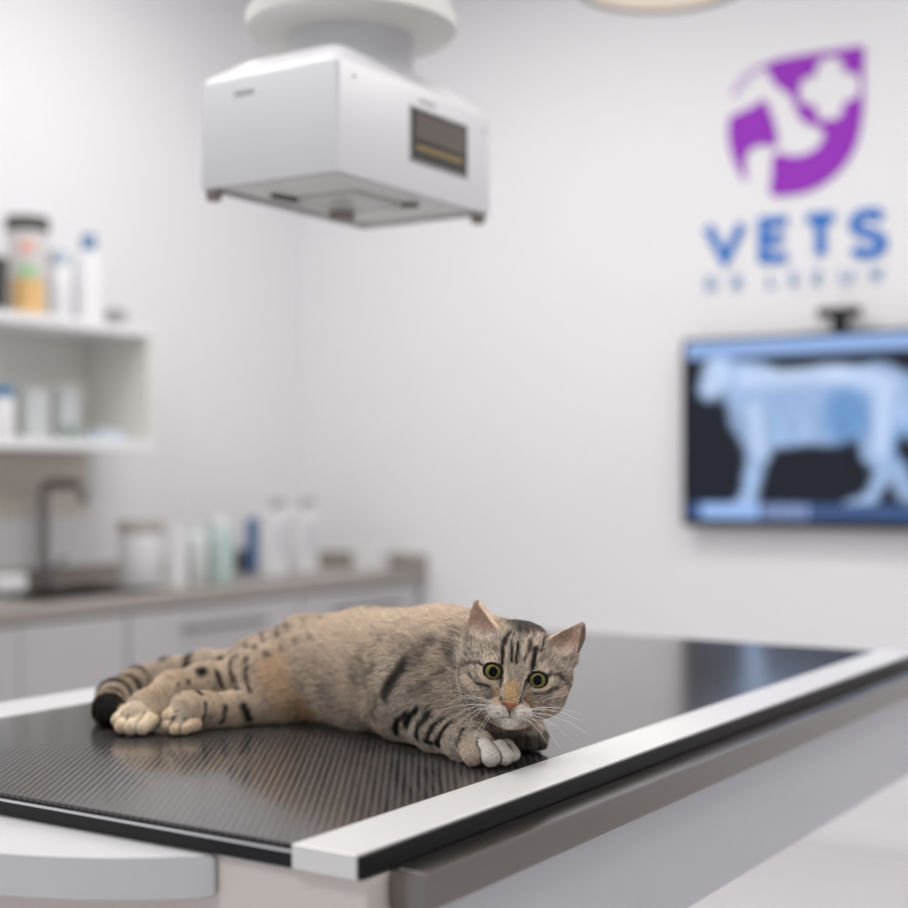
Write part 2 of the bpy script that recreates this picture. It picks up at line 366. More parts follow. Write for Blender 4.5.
ib = ringr(a-.012, b-.012, 0, .004); ic = ringr(a-.012, b-.012, .018, .004)
for r0, r1 in ((rs[0], ib), (ib, ic)):
    for k in range(len(r0)): bm.faces.new([r0[k], r0[(k+1) % len(r0)], r1[(k+1) % len(r0)], r1[k]])
bm.faces.new(ic)
obj('housing', bm, M_head, E, True)
obj('bottom_frame', B(-a+.018, a-.018, -b+.018, b-.018, .004, .017, .002), mat('frame_grey', (.82, .81, .80), .4), E)
bm = bmesh.new(); g0, g1, g2 = [Vector(hit(*q, 2, HB))-Vector((HX, HY, HB)) for q in ((272, 196), (341, 210), (418, 205))]
tube(bm, [g0, g1], .0035, 8); tube(bm, [g1, g2], .0035, 8)
obj('guide_rail', bm, M_dark, E)
obj('collimator_window', B(-.05, .05, -.06, .06, -.003, .004, .001), mat('clear_window', (.62, .62, .62), .15, spec=.6), E)
for sx, sy in ((-1, -1), (1, 1)):
    obj('corner_foot', L([(0, -.014), (.009, -.014), (.011, -.010), (.011, .003), (0, .003)], 20, sx*(a-.014), sy*(b-.014)), M_sock, E, True)
obj('corner_socket', B(g1.x-.014, g1.x+.014, g1.y-.012, g1.y+.016, -.016, .003, .004), M_sock, E)
ya = hit(411, 140, 0, HX+a)[1]-HY; yb = hit(466, 140, 0, HX+a)[1]-HY
za = hit(411, 158, 0, HX+a)[2]-HB; zb = hit(411, 107, 0, HX+a)[2]-HB
dp = obj('display', B(a-.002, a+.002, ya, yb, za, zb, .001), mat('display_glass', (.05, .045, .04), .25, spec=.4), E)
obj('display_bezel', (lambda bm: bm)(B(a-.002, a+.0012, ya-.004, yb+.004, za-.004, zb+.004, .001)), M_grey, E)
hz = zb-za
obj('display_area', B(a+.002, a+.0026, ya+.008, yb-.006, za+hz*.42, zb-hz*.08), mat('display_brown', (.12, .10, .085), .3, noise=.1), dp)
obj('display_bar', B(a+.002, a+.0026, ya+.010, yb-.012, za+hz*.2, za+hz*.30), mat('display_amber', (.26, .19, .08), .4), dp)
for (q, zz) in ((.035-b, .128), (b-.02, .12)):
    bm = bmesh.new(); tube(bm, [(a-.001, q, zz), (a+.001, q, zz)], .0028, 10); obj('screw', bm, M_grey, E)
obj('maker_mark', B(-.055, -.02, -b-.0006, -b+.0005, .118, .124), mat('mark_grey', (.42, .42, .42), .5), E)
obj('maker_mark', B(a-.0005, a+.0006, ya+.02, ya+.06, zb+.012, zb+.0165), mat('mark_grey_2', (.42, .42, .42), .5), E)
obj('neck', L([(0, .170), (.088, .170), (.088, .24), (0, .24)], 48), M_head, E, True)
obj('collar', L([(0, .232), (.112, .232), (.118, .236), (.14, .236), (.149, .243), (.149, .262), (.143, .269), (0, .269)], 64), mat('collar_ivory', (.74, .73, .70), .4, noise=.01), E, True)
obj('column', L([(0, .266), (.139, .266), (.141, .27), (.141, CEIL-HB), (0, CEIL-HB)], 64), M_head, E, True)

# ------------------------------------------------------------------ round exam lamp hanging from the ceiling
lp = c2r([(662-454)/F*3.0, 3.0, 0]); LZ = CAM[2]+(478+14)/F*3.0
G = empty('exam_lamp', (lp[0], lp[1], LZ), 'round examination lamp with a warm cream face, cut by the top of the frame', 'lamp')
obj('lamp_rim', L([(.166, .004), (.168, -.002), (.178, -.002), (.182, .006), (.18, .02), (.12, .05), (.03, .065), (0, .065)], 64), mat('rim_grey', (.36, .36, .36), .35, .3), G, True)
obj('lamp_face', L([(0, .002), (.160, .002), (.166, .004), (.166, .008), (0, .008)], 64), mat('lamp_cream', (.82, .72, .60), .4, noise=.02, emis=(1, .84, .66), es=.32), G, True)
bm = bmesh.new(); tube(bm, [(0, 0, .06), (0, 0, CEIL-LZ-.015)], .02, 20); obj('stem', bm, M_white, G, True)
obj('ceiling_mount', L([(0, CEIL-LZ-.03), (.06, CEIL-LZ-.03), (.07, CEIL-LZ), (0, CEIL-LZ)], 32), M_white, G, True)

# ------------------------------------------------------------------ emblem and lettering on the back wall
wall_ex, wall_ez = (1, 0, 0), (0, 0, 1)
def wp(px, py):                  # on the back wall plane
    p = hit(px, py, 1, WY-.004); return p[0], p[2]
M_purple = mat('purple_acrylic', (.315, .035, .50), .6, noise=.02, spec=.2)
M_vets = mat('blue_acrylic', (.020, .17, .58), .6, noise=.02, spec=.2)
M_small = mat('pale_blue_acrylic', (.28, .40, .62), .4, noise=.02)
def crop(pts): return [(720+x/5.675, 40+y/5.675) for x, y in pts]
def smooth_loop(P, n=4):
    P = np.array(P, float); out = []
    for i in range(len(P)):
        p0, p1, p2, p3 = P[i-1], P[i], P[(i+1) % len(P)], P[(i+2) % len(P)]
        for t in np.arange(n)/n:
            out.append(.5*((2*p1)+(-p0+p2)*t+(2*p0-5*p1+4*p2-p3)*t*t+(-p0+3*p1-3*p2+p3)*t**3))
    return [tuple(q) for q in out]
main = [(812, 40), (813, 130), (812, 240), (810, 400), (795, 500), (765, 610), (700, 715), (610, 800), (510, 855), (400, 880), (300, 882), (285, 850), (295, 760), (308, 645), (400, 658), (480, 650), (545, 617), (585, 565), (590, 528), (550, 492), (480, 467), (438, 410), (420, 350), (385, 300), (318, 258), (288, 205), (255, 148), (330, 112), (500, 80), (700, 52)]
cross = []
for q, (ux0, uz0) in enumerate([(1, 0), (0, 1), (-1, 0), (0, -1)]):
    vx0, vz0 = -uz0, ux0
    for (l_, w_) in [(80, -80), (140, -76), (170, -46), (173, 0), (170, 46), (140, 76)]:
        cross.append((622+ux0*l_+vx0*w_, 275+(uz0*l_+vz0*w_)*1.03-(ux0*l_+vx0*w_)*.10))
left = [(252, 338), (284, 405), (314, 495), (322, 560), (314, 602), (230, 595), (170, 620), (140, 690), (150, 800), (95, 720), (60, 620), (48, 520), (58, 440), (120, 410), (190, 375)]
sliver = [(60, 320), (90, 250), (150, 185), (230, 135), (265, 150), (200, 190), (140, 245), (100, 300)]
Em = empty('emblem_sign', (0, WY, 0), 'purple leaf shaped emblem of an animal and a cross, above the word VETS', 'emblem')
Em.location = (-.9, WY, 2.3)
def wflat(name, loops, m, par, depth=.006):
    ls = [[wp(*q) for q in lp_] for lp_ in loops]
    o = flat(name, ls, (0, WY-.001-depth/2, 0), (1, 0, 0), (0, 0, 1), depth, m)
    o.data.transform(Matrix.Translation(-Vector(par.location))); o.parent = par
    return o
wflat('leaf_shape', [smooth_loop(crop(main)), crop(cross)], M_purple, Em)
wflat('leaf_shape', [smooth_loop(crop(left))], M_purple, Em)
wflat('leaf_outline', [smooth_loop(crop(sliver))], mat('pale_purple', (.55, .40, .66), .4), Em)
Le = empty('lettering_sign', (-.9, WY, 1.95), 'blue raised word VETS with small pale letters under it, above the screen', 'lettering')
STR = {'V': [[(0, 1), (.5, 0), (1, 1)]], 'E': [[(1, 1), (0.06, 1), (0.06, 0), (1, 0)], [(0, .52), (.86, .52)]], 'T': [[(0, 1), (1, 1)], [(.5, 1), (.5, 0)]],
       'S': [[(.95, .86), (.75, 1), (.3, 1), (.06, .86), (.06, .68), (.25, .55), (.75, .45), (.96, .3), (.94, .12), (.7, 0), (.25, 0), (.02, .14)]],
       'D': [[(0, 0), (0, 1), (.55, 1), (.95, .75), (.95, .25), (.55, 0), (0, 0)]], 'L': [[(0, 1), (0, 0), (.9, 0)]],
       'U': [[(0, 1), (0, .25), (.25, 0), (.75, 0), (1, .25), (1, 1)]], 'W': [[(0, 1), (.25, 0), (.5, .8), (.75, 0), (1, 1)]]}
def letter(ch, x0, x1, yb0, yb1, yt0, yt1, wd, m):
    """stroke letter between two pixel columns, baseline and cap line sloping with the wall"""
    bm = bmesh.new()
    def q(u, v):
        px = x0+(x1-x0)*u; lo = yb0+(yb1-yb0)*u; hi = yt0+(yt1-yt0)*u
        return Vector(wp(px, lo+(hi-lo)*v))
    for si, st in enumerate(STR[ch]):
        P = [q(*s) for s in st]; n = len(P); Lf, Rt = [], []
        for i in range(n):
            d0 = (P[i]-P[i-1]).normalized() if i else (P[1]-P[0]).normalized()
            d1 = (P[i+1]-P[i]).normalized() if i < n-1 else d0
            t = (d0+d1); t = t.normalized() if t.length > .05 else d0
            nn = Vector((-t.y, t.x)); sc_ = 1/max(.55, abs(nn.dot(Vector((-d0.y, d0.x)))))
            Lf.append(P[i]+nn*wd/2*sc_); Rt.append(P[i]-nn*wd/2*sc_)
        yy = WY-.0075-si*.0004
        f0 = [[bm.verts.new((p.x, y, p.y)) for p in Lf] for y in (yy, WY-.001)]; f1 = [[bm.verts.new((p.x, y, p.y)) for p in Rt] for y in (yy, WY-.001)]
        for i in range(n-1):
            bm.faces.new([f0[0][i], f0[0][i+1], f1[0][i+1], f1[0][i]]); bm.faces.new([f0[1][i], f0[1][i+1], f1[1][i+1], f1[1][i]])
            bm.faces.new([f0[0][i], f0[0][i+1], f0[1][i+1], f0[1][i]]); bm.faces.new([f1[0][i], f1[0][i+1], f1[1][i+1], f1[1][i]])
        for i in (0, n-1): bm.faces.new([f0[0][i], f1[0][i], f1[1][i], f0[1][i]])
    bm.transform(Matrix.Translation(-Vector(Le.location)))
    return obj('letter', bm, m, Le)
for ch, x0, x1 in (('V', 708, 742), ('E', 762, 787), ('T', 807, 834), ('S', 853, 883)):
    b0 = 261-(x0-708)*.05; b1 = 261-(x1-708)*.05; t0 = 227-(x0-708)*.082; t1 = 227-(x1-708)*.082
    letter(ch, x0, x1, b0, b1, t0, t1, .034, M_vets)
for ch, x0, x1 in (('D', 707, 716), ('E', 733, 742), ('L', 769, 776), ('E', 791, 798), ('E', 814, 821), ('U', 841, 852), ('W', 870, 882)):
    b0 = 290-(x0-708)*.06; b1 = 290-(x1-708)*.06; t0 = b0-12; t1 = b1-12
    letter(ch, x0, x1, b0, b1, t0, t1, .010, M_small)

# ------------------------------------------------------------------ wall screen with the animal x-ray
TVx0, TVx1, TVz0, TVz1, TVy = -1.318, -.267, 1.016, 1.637, 3.667
V = empty('display_screen', ((TVx0+TVx1)/2, TVy, (TVz0+TVz1)/2), 'wide black wall screen showing a blue x-ray of an animal', 'screen')
hw, hh = (TVx1-TVx0)/2, (TVz1-TVz0)/2
obj('screen_case', B(-hw, hw, .0, .035, -hh, hh, .003), M_black, V)
obj('wall_bracket', B(-.2, .2, .035, .053, -.15, .15), M_black, V)
nx, nz = 240, 135
X, Z = np.meshgrid(np.linspace(-hw+.016, hw-.016, nx), np.linspace(-hh+.026, hh-.012, nz), indexing='ij')
sm = link_mesh('display', np.stack([X.ravel(), np.full(X.size, -.0012), Z.ravel()], 1).tolist(), [(i*nz+j, i*nz+j+1, (i+1)*nz+j+1, (i+1)*nz+j) for i in range(nx-1) for j in range(nz-1)], None, V)
# picture drawn in pixel like units measured off the display: u right, v down
wx = X.ravel()+V.location.x; wz = Z.ravel()+V.location.z
DX = np.stack([wx-CAM[0], np.full(wx.size, TVy-CAM[1]), wz-CAM[2]], 1)
xc = CY*DX[:, 0]+SY*DX[:, 1]; yc = -SY*DX[:, 0]+CY*DX[:, 1]
U = (454+F*xc/yc-660)*3.492; Vv = (478-F*DX[:, 2]/yc-290)*3.492      # units of the animal's drawing
def sm_(x, a, b): t = np.clip((x-a)/(b-a), 0, 1); return t*t*(3-2*t)
def cap2(a, b, ra, rb):
    a = np.array(a, float); b = np.array(b, float); P = np.stack([U, Vv], 1)-a; ab = b-a
    t = np.clip(P@ab/(ab@ab), 0, 1); return np.linalg.norm(P-t[:, None]*ab, axis=1)-(ra+(rb-ra)*t)
def sm2(a, b, k=25): h = np.clip(.5+.5*(b-a)/k, 0, 1); return b+(a-b)*h-k*h*(1-h)
d = cap2((205, 290), (175, 345), 62, 45)
for args in (((215, 290), (330, 330), 55, 70), ((330, 360), (420, 420), 110, 130), ((420, 410), (600, 400), 135, 140), ((600, 400), (770, 340), 140, 90), ((770, 350), (860, 370), 90, 80),
             ((320, 450), (345, 560), 80, 45), ((345, 560), (325, 650), 42, 30), ((325, 650), (310, 730), 30, 32), ((310, 740), (260, 760), 25, 20),
             ((760, 430), (760, 560), 120, 60), ((760, 560), (830, 640), 50, 40), ((830, 640), (860, 700), 40, 30), ((780, 640), (740, 720), 35, 25), ((740, 730), (660, 750), 22, 18), ((860, 700), (960, 760), 40, 30), ((860, 380), (1100, 420), 90, 50), ((880, 450), (1050, 640), 60, 30)):
    d = sm2(d, cap2(*args))
bgc = np.array([.010, .013, .022]); body = np.array([.40, .56, .86]); lung = np.array([.16, .33, .64]); white = np.array([.62, .74, .98])
m = sm_(-d, -12, 22)[:, None]
br = np.clip(.55+.45*np.sin(U/60)*np.sin(Vv/70+1), 0, 1)[:, None]
cb = body*(.78+.3*br)
def blob(cu, cv, ru, rv, s=.35):
    return (1-sm_(np.sqrt(((U-cu)/ru)**2+((Vv-cv)/rv)**2), 1-s, 1+s))[:, None]
cb = cb*(1-blob(650, 440, 85, 105, .5))+lung*blob(650, 440, 85, 105, .5)
cb = cb*(1-.6*blob(450, 440, 120, 90, .5))+np.array([.30, .46, .74])*.6*blob(450, 440, 120, 90, .5)
cb = cb*(.93+.14*np.sin(U/11+np.sin(Vv/40)*3)[:, None]*np.sin(Vv/17+U/50)[:, None])
cb = cb*(1-.6*blob(860, 540, 60, 80))+lung*.6*blob(860, 540, 60, 80)
for q in (cap2((300, 310), (620, 290), 28, 28), cap2((620, 290), (800, 330), 28, 28), cap2((330, 420), (350, 560), 22, 16), cap2((780, 380), (770, 560), 26, 18), cap2((205, 290), (180, 340), 40, 26)):
    mm = (1-sm_(q, -15, 25))[:, None]*.65; cb = cb*(1-mm)+white*mm

C = bgc*(1-m)+cb*m
vt_ = (wz-TVz0-.014)/(TVz1-TVz0-.014)
top = sm_(vt_, .885, .90)[:, None]; C = C*(1-top)+np.array([.30, .45, .78])*top
bot = (1-sm_(vt_, .09, .115))[:, None]*(1-.0*top); uu = U
bc = np.where((sm_(uu, 120, 170)*(1-sm_(uu, 330, 360)))[:, None] > .5, np.array([.33, .50, .88]), np.array([.05, .10, .24]))
bc = np.where(((uu > 360) & (uu < 520))[:, None], np.array([.20, .27, .48])*(.7+.6*(np.sin(uu/8) > 0))[:, None], bc)
C = C*(1-bot)+bc*bot
ca = sm.data.color_attributes.new('picture', 'FLOAT_COLOR', 'POINT')
ca.data.foreach_set('color', np.concatenate([C, np.ones((len(C), 1))], 1).astype(np.float32).ravel())
ms = bpy.data.materials.new('screen_picture'); ms.use_nodes = True; nt = ms.node_tree; b_ = nt.nodes['Principled BSDF']
at = nt.nodes.new('ShaderNodeAttribute'); at.attribute_name = 'picture'; nt.links.new(at.outputs['Color'], b_.inputs['Emission Color']); b_.inputs['Emission Strength'].default_value = 1.0
b_.inputs['Base Color'].default_value = (.01, .01, .012, 1); b_.inputs['Roughness'].default_value = .4; b_.inputs['Specular IOR Level'].default_value = .08
sm.data.materials.append(ms)
wcx = hit(839, 320, 1, TVy)[0]
Wc = empty('webcam', (wcx, TVy, TVz1), 'black webcam clipped on the top edge of the wall screen', 'webcam')
bm = B(-.022, .022, -.01, .03, 0.0005, .045, .004); obj('webcam_stand', bm, M_black, Wc)
o = obj('webcam_body', B(-.068, .068, -.025, .03, .043, .075, .01, 3), M_black, Wc)
bm = bmesh.new(); tube(bm, [(0, -.029, .059), (0, -.024, .059)], .010, 16); obj('lens', bm, M_dark, o)

# ================================================================== THE CAT
# body grown as one signed distance surface (capsules and ellipsoids blended), metres, axes: x right, y away, z up from the table
rng = np.random.default_rng(7)
f32 = np.float32
H0 = .0016
LO = np.array([-.445, 1.325, -.008]); HI = np.array([.150, 1.885, .168])
DIM = np.ceil((HI-LO)/H0).astype(int)+1
G3 = np.full(DIM, .08, f32)
def sub(lo, hi):
    a = np.clip(np.floor((np.array(lo)-LO)/H0).astype(int), 0, DIM-1); b = np.clip(np.ceil((np.array(hi)-LO)/H0).astype(int)+1, 1, DIM)
    ax = [LO[i]+H0*np.arange(a[i], b[i]) for i in range(3)]
    return tuple(slice(a[i], b[i]) for i in range(3)), np.meshgrid(*[q.astype(f32) for q in ax], indexing='ij')
def smin(a, b, k):
    h = np.clip(.5+.5*(b-a)/k, 0, 1); return (b+(a-b)*h-k*h*(1-h)).astype(f32)
def d_cap(P, a, b, ra, rb):
    ab = [b[i]-a[i] for i in range(3)]; L2 = sum(q*q for q in ab)+1e-12
    t = np.clip(sum((P[i]-a[i])*ab[i] for i in range(3))/L2, 0, 1)
    return np.sqrt(sum((P[i]-a[i]-t*ab[i])**2 for i in range(3)))-(ra+(rb-ra)*t)
def d_ell(P, c, r, R=None):
    Q = [P[i]-c[i] for i in range(3)]
    if R is not None: Q = [sum(R[j][i]*Q[i] for i in range(3)) for j in range(3)]
    k0 = np.sqrt(sum((Q[i]/r[i])**2 for i in range(3))); k1 = np.sqrt(sum((Q[i]/r[i]**2)**2 for i in range(3)))+1e-9
    return k0*(k0-1)/k1
def bounds(pr):
    lo = np.full(3, 9.); hi = np.full(3, -9.)
    for q in pr:
        if q[0] == 'c':
            for p, r in ((q[1], q[3]), (q[2], q[4])): lo = np.minimum(lo, np.array(p)-r); hi = np.maximum(hi, np.array(p)+r)
        else:
            m_ = max(q[2]); lo = np.minimum(lo, np.array(q[1])-m_); hi = np.maximum(hi, np.array(q[1])+m_)
    return lo, hi
def group(pr, k, K):
    lo, hi = bounds(pr); sl, P = sub(lo-.03, hi+.03); D = None
    for q in pr:
        d = d_cap(P, *q[1:]) if q[0] == 'c' else d_ell(P, *q[1:])
        D = d.astype(f32) if D is None else smin(D, d.astype(f32), k)
    G3[sl] = smin(G3[sl], D, K)
TOES = []
def toe(a, b, ra, rb, who):
    TOES.append((np.array(a), np.array(b), rb, who)); group([('c', a, b, ra, rb)], .002, .0016)
FLOW = []                        # (a, b, radius, comb direction, zone)
def chain(pts, zone, k, K, ell=(), rev=1):
    pr = [('c', p[:3], q[:3], p[3], q[3]) for p, q in zip(pts[:-1], pts[1:])]+list(ell)
    group(pr, k, K)
    s = 0
    for p, q in zip(pts[:-1], pts[1:]):
        a, b = np.array(p[:3]), np.array(q[:3]); l = np.linalg.norm(b-a)
        FLOW.append((a, b, p[3], q[3], (b-a)/l*rev, zone, s, s+l)); s += l
chain([(.035, 1.475, .083, .041), (-.02, 1.530, .0715, .0620), (-.093, 1.615, .0625, .0620), (-.17, 1.69, .0545, .0545), (-.228, 1.735, .043, .043)], 'torso', .010, .001)
ca_, sa_ = math.cos(.8), math.sin(.8)
group([('e', (-.212, 1.668, .040), (.064, .046, .041), [[-ca_, sa_, 0], [sa_, ca_, 0], [0, 0, 1]])], .01, .020)
FLOW.append((np.array([-.17, 1.65, .05]), np.array([-.23, 1.66, .03]), .045, .04, np.array([-.8, .05, -.45]), 'haunch', 0, .06))
# near hind leg and foot, sole turned to the camera's left
chain([(-.205, 1.640, .030, .027), (-.245, 1.612, .0195, .0155), (-.272, 1.592, .021, .0145)], 'hind', .012, .012)
group([('c', (-.270, 1.592, .026), (-.287, 1.572, .027), .0155, .0165), ('c', (-.287, 1.572, .026), (-.297, 1.562, .0145), .0145, .0125)], .008, .008)
FLOW.append((np.array([-.270, 1.592, .026]), np.array([-.296, 1.562, .018]), .016, .013, np.array([-.55, -.55, -.5]), 'foot', 0, .04))
for k, (x, y, z) in enumerate([(-.3055, 1.560, .021), (-.3045, 1.556, .012), (-.296, 1.552, .0085), (-.287, 1.554, .0085)]):
    toe((x+.008, y+.008, z+.004), (x, y, z), .0075, .0066, 'near_hind')
# far hind leg
chain([(-.235, 1.700, .036, .028), (-.285, 1.672, .039, .020), (-.318, 1.645, .035, .0175), (-.333, 1.590, .023, .0165), (-.343, 1.570, .017, .0165)], 'hind', .014, .014)
for k, (x, y, z) in enumerate([(-.360, 1.567, .015), (-.354, 1.556, .0105), (-.343, 1.550, .0095), (-.331, 1.551, .0095)]):
    toe((x+.006, y+.012, z+.006), (x, y, z), .0086, .0078, 'far_hind')
# tail
chain([(-.245, 1.765, .045, .022), (-.31, 1.81, .040, .0165), (-.355, 1.83, .029, .0165), (-.390, 1.80, .0215, .0165), (-.400, 1.72, .0185, .0160), (-.388, 1.64, .016, .0140), (-.377, 1.605, .0145, .0115)], 'tail', .012, .012)
# near foreleg
chain([(-.035, 1.50, .058, .044), (-.058, 1.528, .032, .024), (-.016, 1.468, .0255, .0215), (.012, 1.420, .0195, .0160), (.025, 1.404, .0160, .0150)], 'fore', .016, .022)
for k, (x, y, z, r) in enumerate([(.0180, 1.3855, .0108, .0098), (.0350, 1.3785, .0112, .0092), (.0485, 1.3845, .0110, .0086), (.0560, 1.398, .0105, .0075)]):
    toe((x-.005, y+.012, z+.0055), (x, y, z), r*.92, r*.97, 'near_fore')
# far foreleg
chain([(.015, 1.50, .048, .034), (.052, 1.495, .028, .0205), (.072, 1.480, .017, .015), (.077, 1.470, .014, .0135)], 'fore', .014, .012)
for k, (x, y, z) in enumerate([(.068, 1.460, .0092), (.078, 1.457, .0092), (.087, 1.462, .0092)]):
    toe((x, y+.014, z+.005), (x, y, z), .0075, .0072, 'far_fore')
group([('e', (.012, 1.478, .055), (.046, .042, .046))], .01, .02)
# neck and head; head axes: hx right, hy towards the camera, hz up, tilted 10 degrees
EO = np.array([(515.3-454)/F*1.372, 1.372, .275-(675.8-478)/F*1.372])
ey = np.array([0, 0, .275])-EO; ey /= np.linalg.norm(ey)
rt = np.cross([0, 0, 1.], -ey)*-1; rt /= np.linalg.norm(rt)
if rt[0] < 0: rt = -rt
up_ = np.cross(rt, -ey); up_ = up_ if up_[2] > 0 else -up_
th = math.radians(10.4)
ex = math.cos(th)*rt-math.sin(th)*up_; ez = math.sin(th)*rt+math.cos(th)*up_
HR = np.array([ex, ey, ez])
def h2w(p): return EO+(p[0]*ex+p[1]*ey+p[2]*ez)*.01
def w2h(P): return (np.asarray(P)-EO)@HR.T*100
hc = h2w((0, -4.8, .3))
group([('c', (-.005, 1.505, .085), tuple(hc), .050, .040)], .01, .02)
FLOW.append((h2w((-1, -6.5, -1)), np.array([-.01, 1.51, .08]), .042, .05, np.array([-.7, .7, -.1]), 'neck', 0, .08))
sl, P = sub(h2w((0, 0, 0))-.085, h2w((0, 0, 0))+.10)
Q = np.stack([p for p in P], -1).reshape(-1, 3).astype(f32)
hq = ((Q-EO.astype(f32))@HR.T.astype(f32)*100).T
shp = P[0].shape; hq = [q.reshape(shp) for q in hq]
A = np.abs(hq[0]); S = [A, hq[1], hq[2]]
D = d_ell(hq, (0, -5.1, .7), (4.2, 4.7, 4.2))
def add(d, k):
    global D
    D = smin(D, d, k)
add(d_ell(S, (2.9, -4.0, .3), (2.25, 2.7, 2.5)), .9)
add(d_ell(S, (2.3, -3.1, -1.6), (2.45, 2.7, 1.95)), .9)                   # cheeks
add(d_ell(S, (1.9, -2.0, -.2), (1.8, 1.75, 1.8)), .8)
add(d_ell(hq, (0, -2.4, 1.6), (2.2, 1.9, 2.0)), .9)                     # brow and eye surround
add(d_cap(hq, (0, -1.6, 1.2), (0, .75, -2.1), 1.35, .95), .9)             # nose bridge
add(d_ell(hq, (0, .95, -2.55), (.78, .85, .62)), .35)
add(d_ell(S, (.85, .45, -3.30), (1.28, 1.25, .98)), .45)                  # whisker pads
add(d_ell(hq, (0, .1, -4.15), (1.15, 1.1, .80)), .35)                     # chin
add(d_ell(hq, (0, -2.2, -3.4), (2.5, 2.4, 1.6)), .9)
# lids: a shell round each eye, then the opening carved
ECX, ECY = 2.10, -.86
tilt = .22
ux = (A-ECX)*math.cos(tilt)+(hq[2])*math.sin(tilt); uz = -(A-ECX)*math.sin(tilt)+hq[2]*math.cos(tilt)
lid = np.sqrt((A-ECX)**2+(hq[1]-ECY)**2+hq[2]**2)-1.16
add(lid, .35)
op = np.sqrt((ux/.82)**2+((uz)/np.where(uz > 0, .62, .70))**2)-1
op = np.maximum(op*.75, ECY-.1-hq[1])
D = np.maximum(D, -op)
# ears: curved shells
def poly2(x, y, V):
    d = np.full(x.shape, 1e9, f32); s = np.ones(x.shape, f32); n = len(V)
    for i in range(n):
        ax_, ay = V[i]; bx, by = V[i-1]; ex_, ey_ = bx-ax_, by-ay; wx_, wy_ = x-ax_, y-ay
        t = np.clip((wx_*ex_+wy_*ey_)/(ex_*ex_+ey_*ey_), 0, 1)
        d = np.minimum(d, (wx_-ex_*t)**2+(wy_-ey_*t)**2)
        c1 = y >= ay; c2 = y < by; c3 = ex_*wy_ > ey_*wx_
        fl = (c1 & c2 & c3) | (~c1 & ~c2 & ~c3); s = np.where(fl, -s, s)
    return s*np.sqrt(d)
for sg in (-1, 1):
    X_ = hq[0]*sg; Z_ = hq[2]
    tx, tz = (5.0, 6.35) if sg < 0 else (5.55, 6.1)
    V_ = [(1.75, 2.6), (2.05, 3.75), (tx-1.15, tz-.75), (tx-.15, tz), (tx+.1, tz-.15), (tx+.28, tz-1.3), (5.2, 2.7), (4.6, 1.2), (2.4, 1.4)]
    d2 = poly2(X_, Z_, V_)
    xc_ = 3.6+(Z_-2.5)*.42; hwid = np.clip(1.85-(Z_-2.5)*.40, .35, 2)
    ys = -2.55-.95*(1-np.clip(np.abs(X_-xc_)/hwid, 0, 1.2)**2)*np.clip((6.6-Z_)/2.2, 0, 1)-.42*(Z_-3)-.10*(X_-3.5)
    dyy = np.abs(hq[1]-ys)-.10
    r_ = .12
    de = np.sqrt(np.maximum(d2-.20+r_, 0)**2+np.maximum(dyy+.02, 0)**2)+np.minimum(np.maximum(d2-.20+r_, dyy+.02), 0)-.10
    D = smin(D, de.astype(f32), .28)
G3[sl] = smin(G3[sl], (D*.01).astype(f32), .016)
# carve again where the neck blend closed nothing but keep the openings clean
G3[sl] = np.maximum(G3[sl], (-op*.01).astype(f32))
z_ = (LO[2]+H0*np.arange(DIM[2])).astype(f32)
G3 = np.maximum(G3, (.0006-z_)[None, None, :])

def surface_nets(G, lo, h):
    nx, ny, nz = G.shape; S_ = G < 0
    c = S_[:-1, :-1, :-1].astype(np.int8)
    for dx in (0, 1):
        for dy in (0, 1):
            for dz in (0, 1):
                if dx or dy or dz: c = c+S_[dx:nx-1+dx, dy:ny-1+dy, dz:nz-1+dz]
    act = (c > 0) & (c < 8); I = np.argwhere(act); idx = -np.ones(act.shape, np.int32); idx[act] = np.arange(len(I))
    acc = np.zeros((len(I), 3)); cnt = np.zeros(len(I))
    cs = [(a, b, d) for a in (0, 1) for b in (0, 1) for d in (0, 1)]
    for p in cs:
        for ax_ in range(3):
            if p[ax_]: continue
            q = list(p); q[ax_] = 1
            va = G[I[:, 0]+p[0], I[:, 1]+p[1], I[:, 2]+p[2]]; vb = G[I[:, 0]+q[0], I[:, 1]+q[1], I[:, 2]+q[2]]
            m_ = (va < 0) != (vb < 0); t = np.where(m_, va/(va-vb+1e-20), 0)
            pt = np.tile(np.array(p, float), (len(I), 1)); pt[:, ax_] += t
            acc += pt*m_[:, None]; cnt += m_
    Vt = (I+acc/cnt[:, None])*h+lo
    faces = []
    for ax_ in range(3):
        sa = [slice(None)]*3; sb = [slice(None)]*3; sa[ax_] = slice(0, -1); sb[ax_] = slice(1, None)
        A_, B_ = S_[tuple(sa)], S_[tuple(sb)]; ch = np.argwhere(A_ != B_)
        o1, o2 = [(1, 2), (2, 0), (0, 1)][ax_]
        ok = (ch[:, o1] > 0) & (ch[:, o2] > 0) & (ch[:, o1] < G.shape[o1]-1) & (ch[:, o2] < G.shape[o2]-1); ch = ch[ok]
        ins = A_[ch[:, 0], ch[:, 1], ch[:, 2]]
        def g(a, b):
            q = ch.copy(); q[:, o1] -= a; q[:, o2] -= b; return idx[q[:, 0], q[:, 1], q[:, 2]]
        Fq = np.stack([g(1, 1), g(0, 1), g(0, 0), g(1, 0)], 1)
        Fq[~ins] = Fq[~ins][:, ::-1]
        faces.append(Fq)
    return Vt, np.concatenate(faces)
VV, FF = surface_nets(G3, LO, H0)
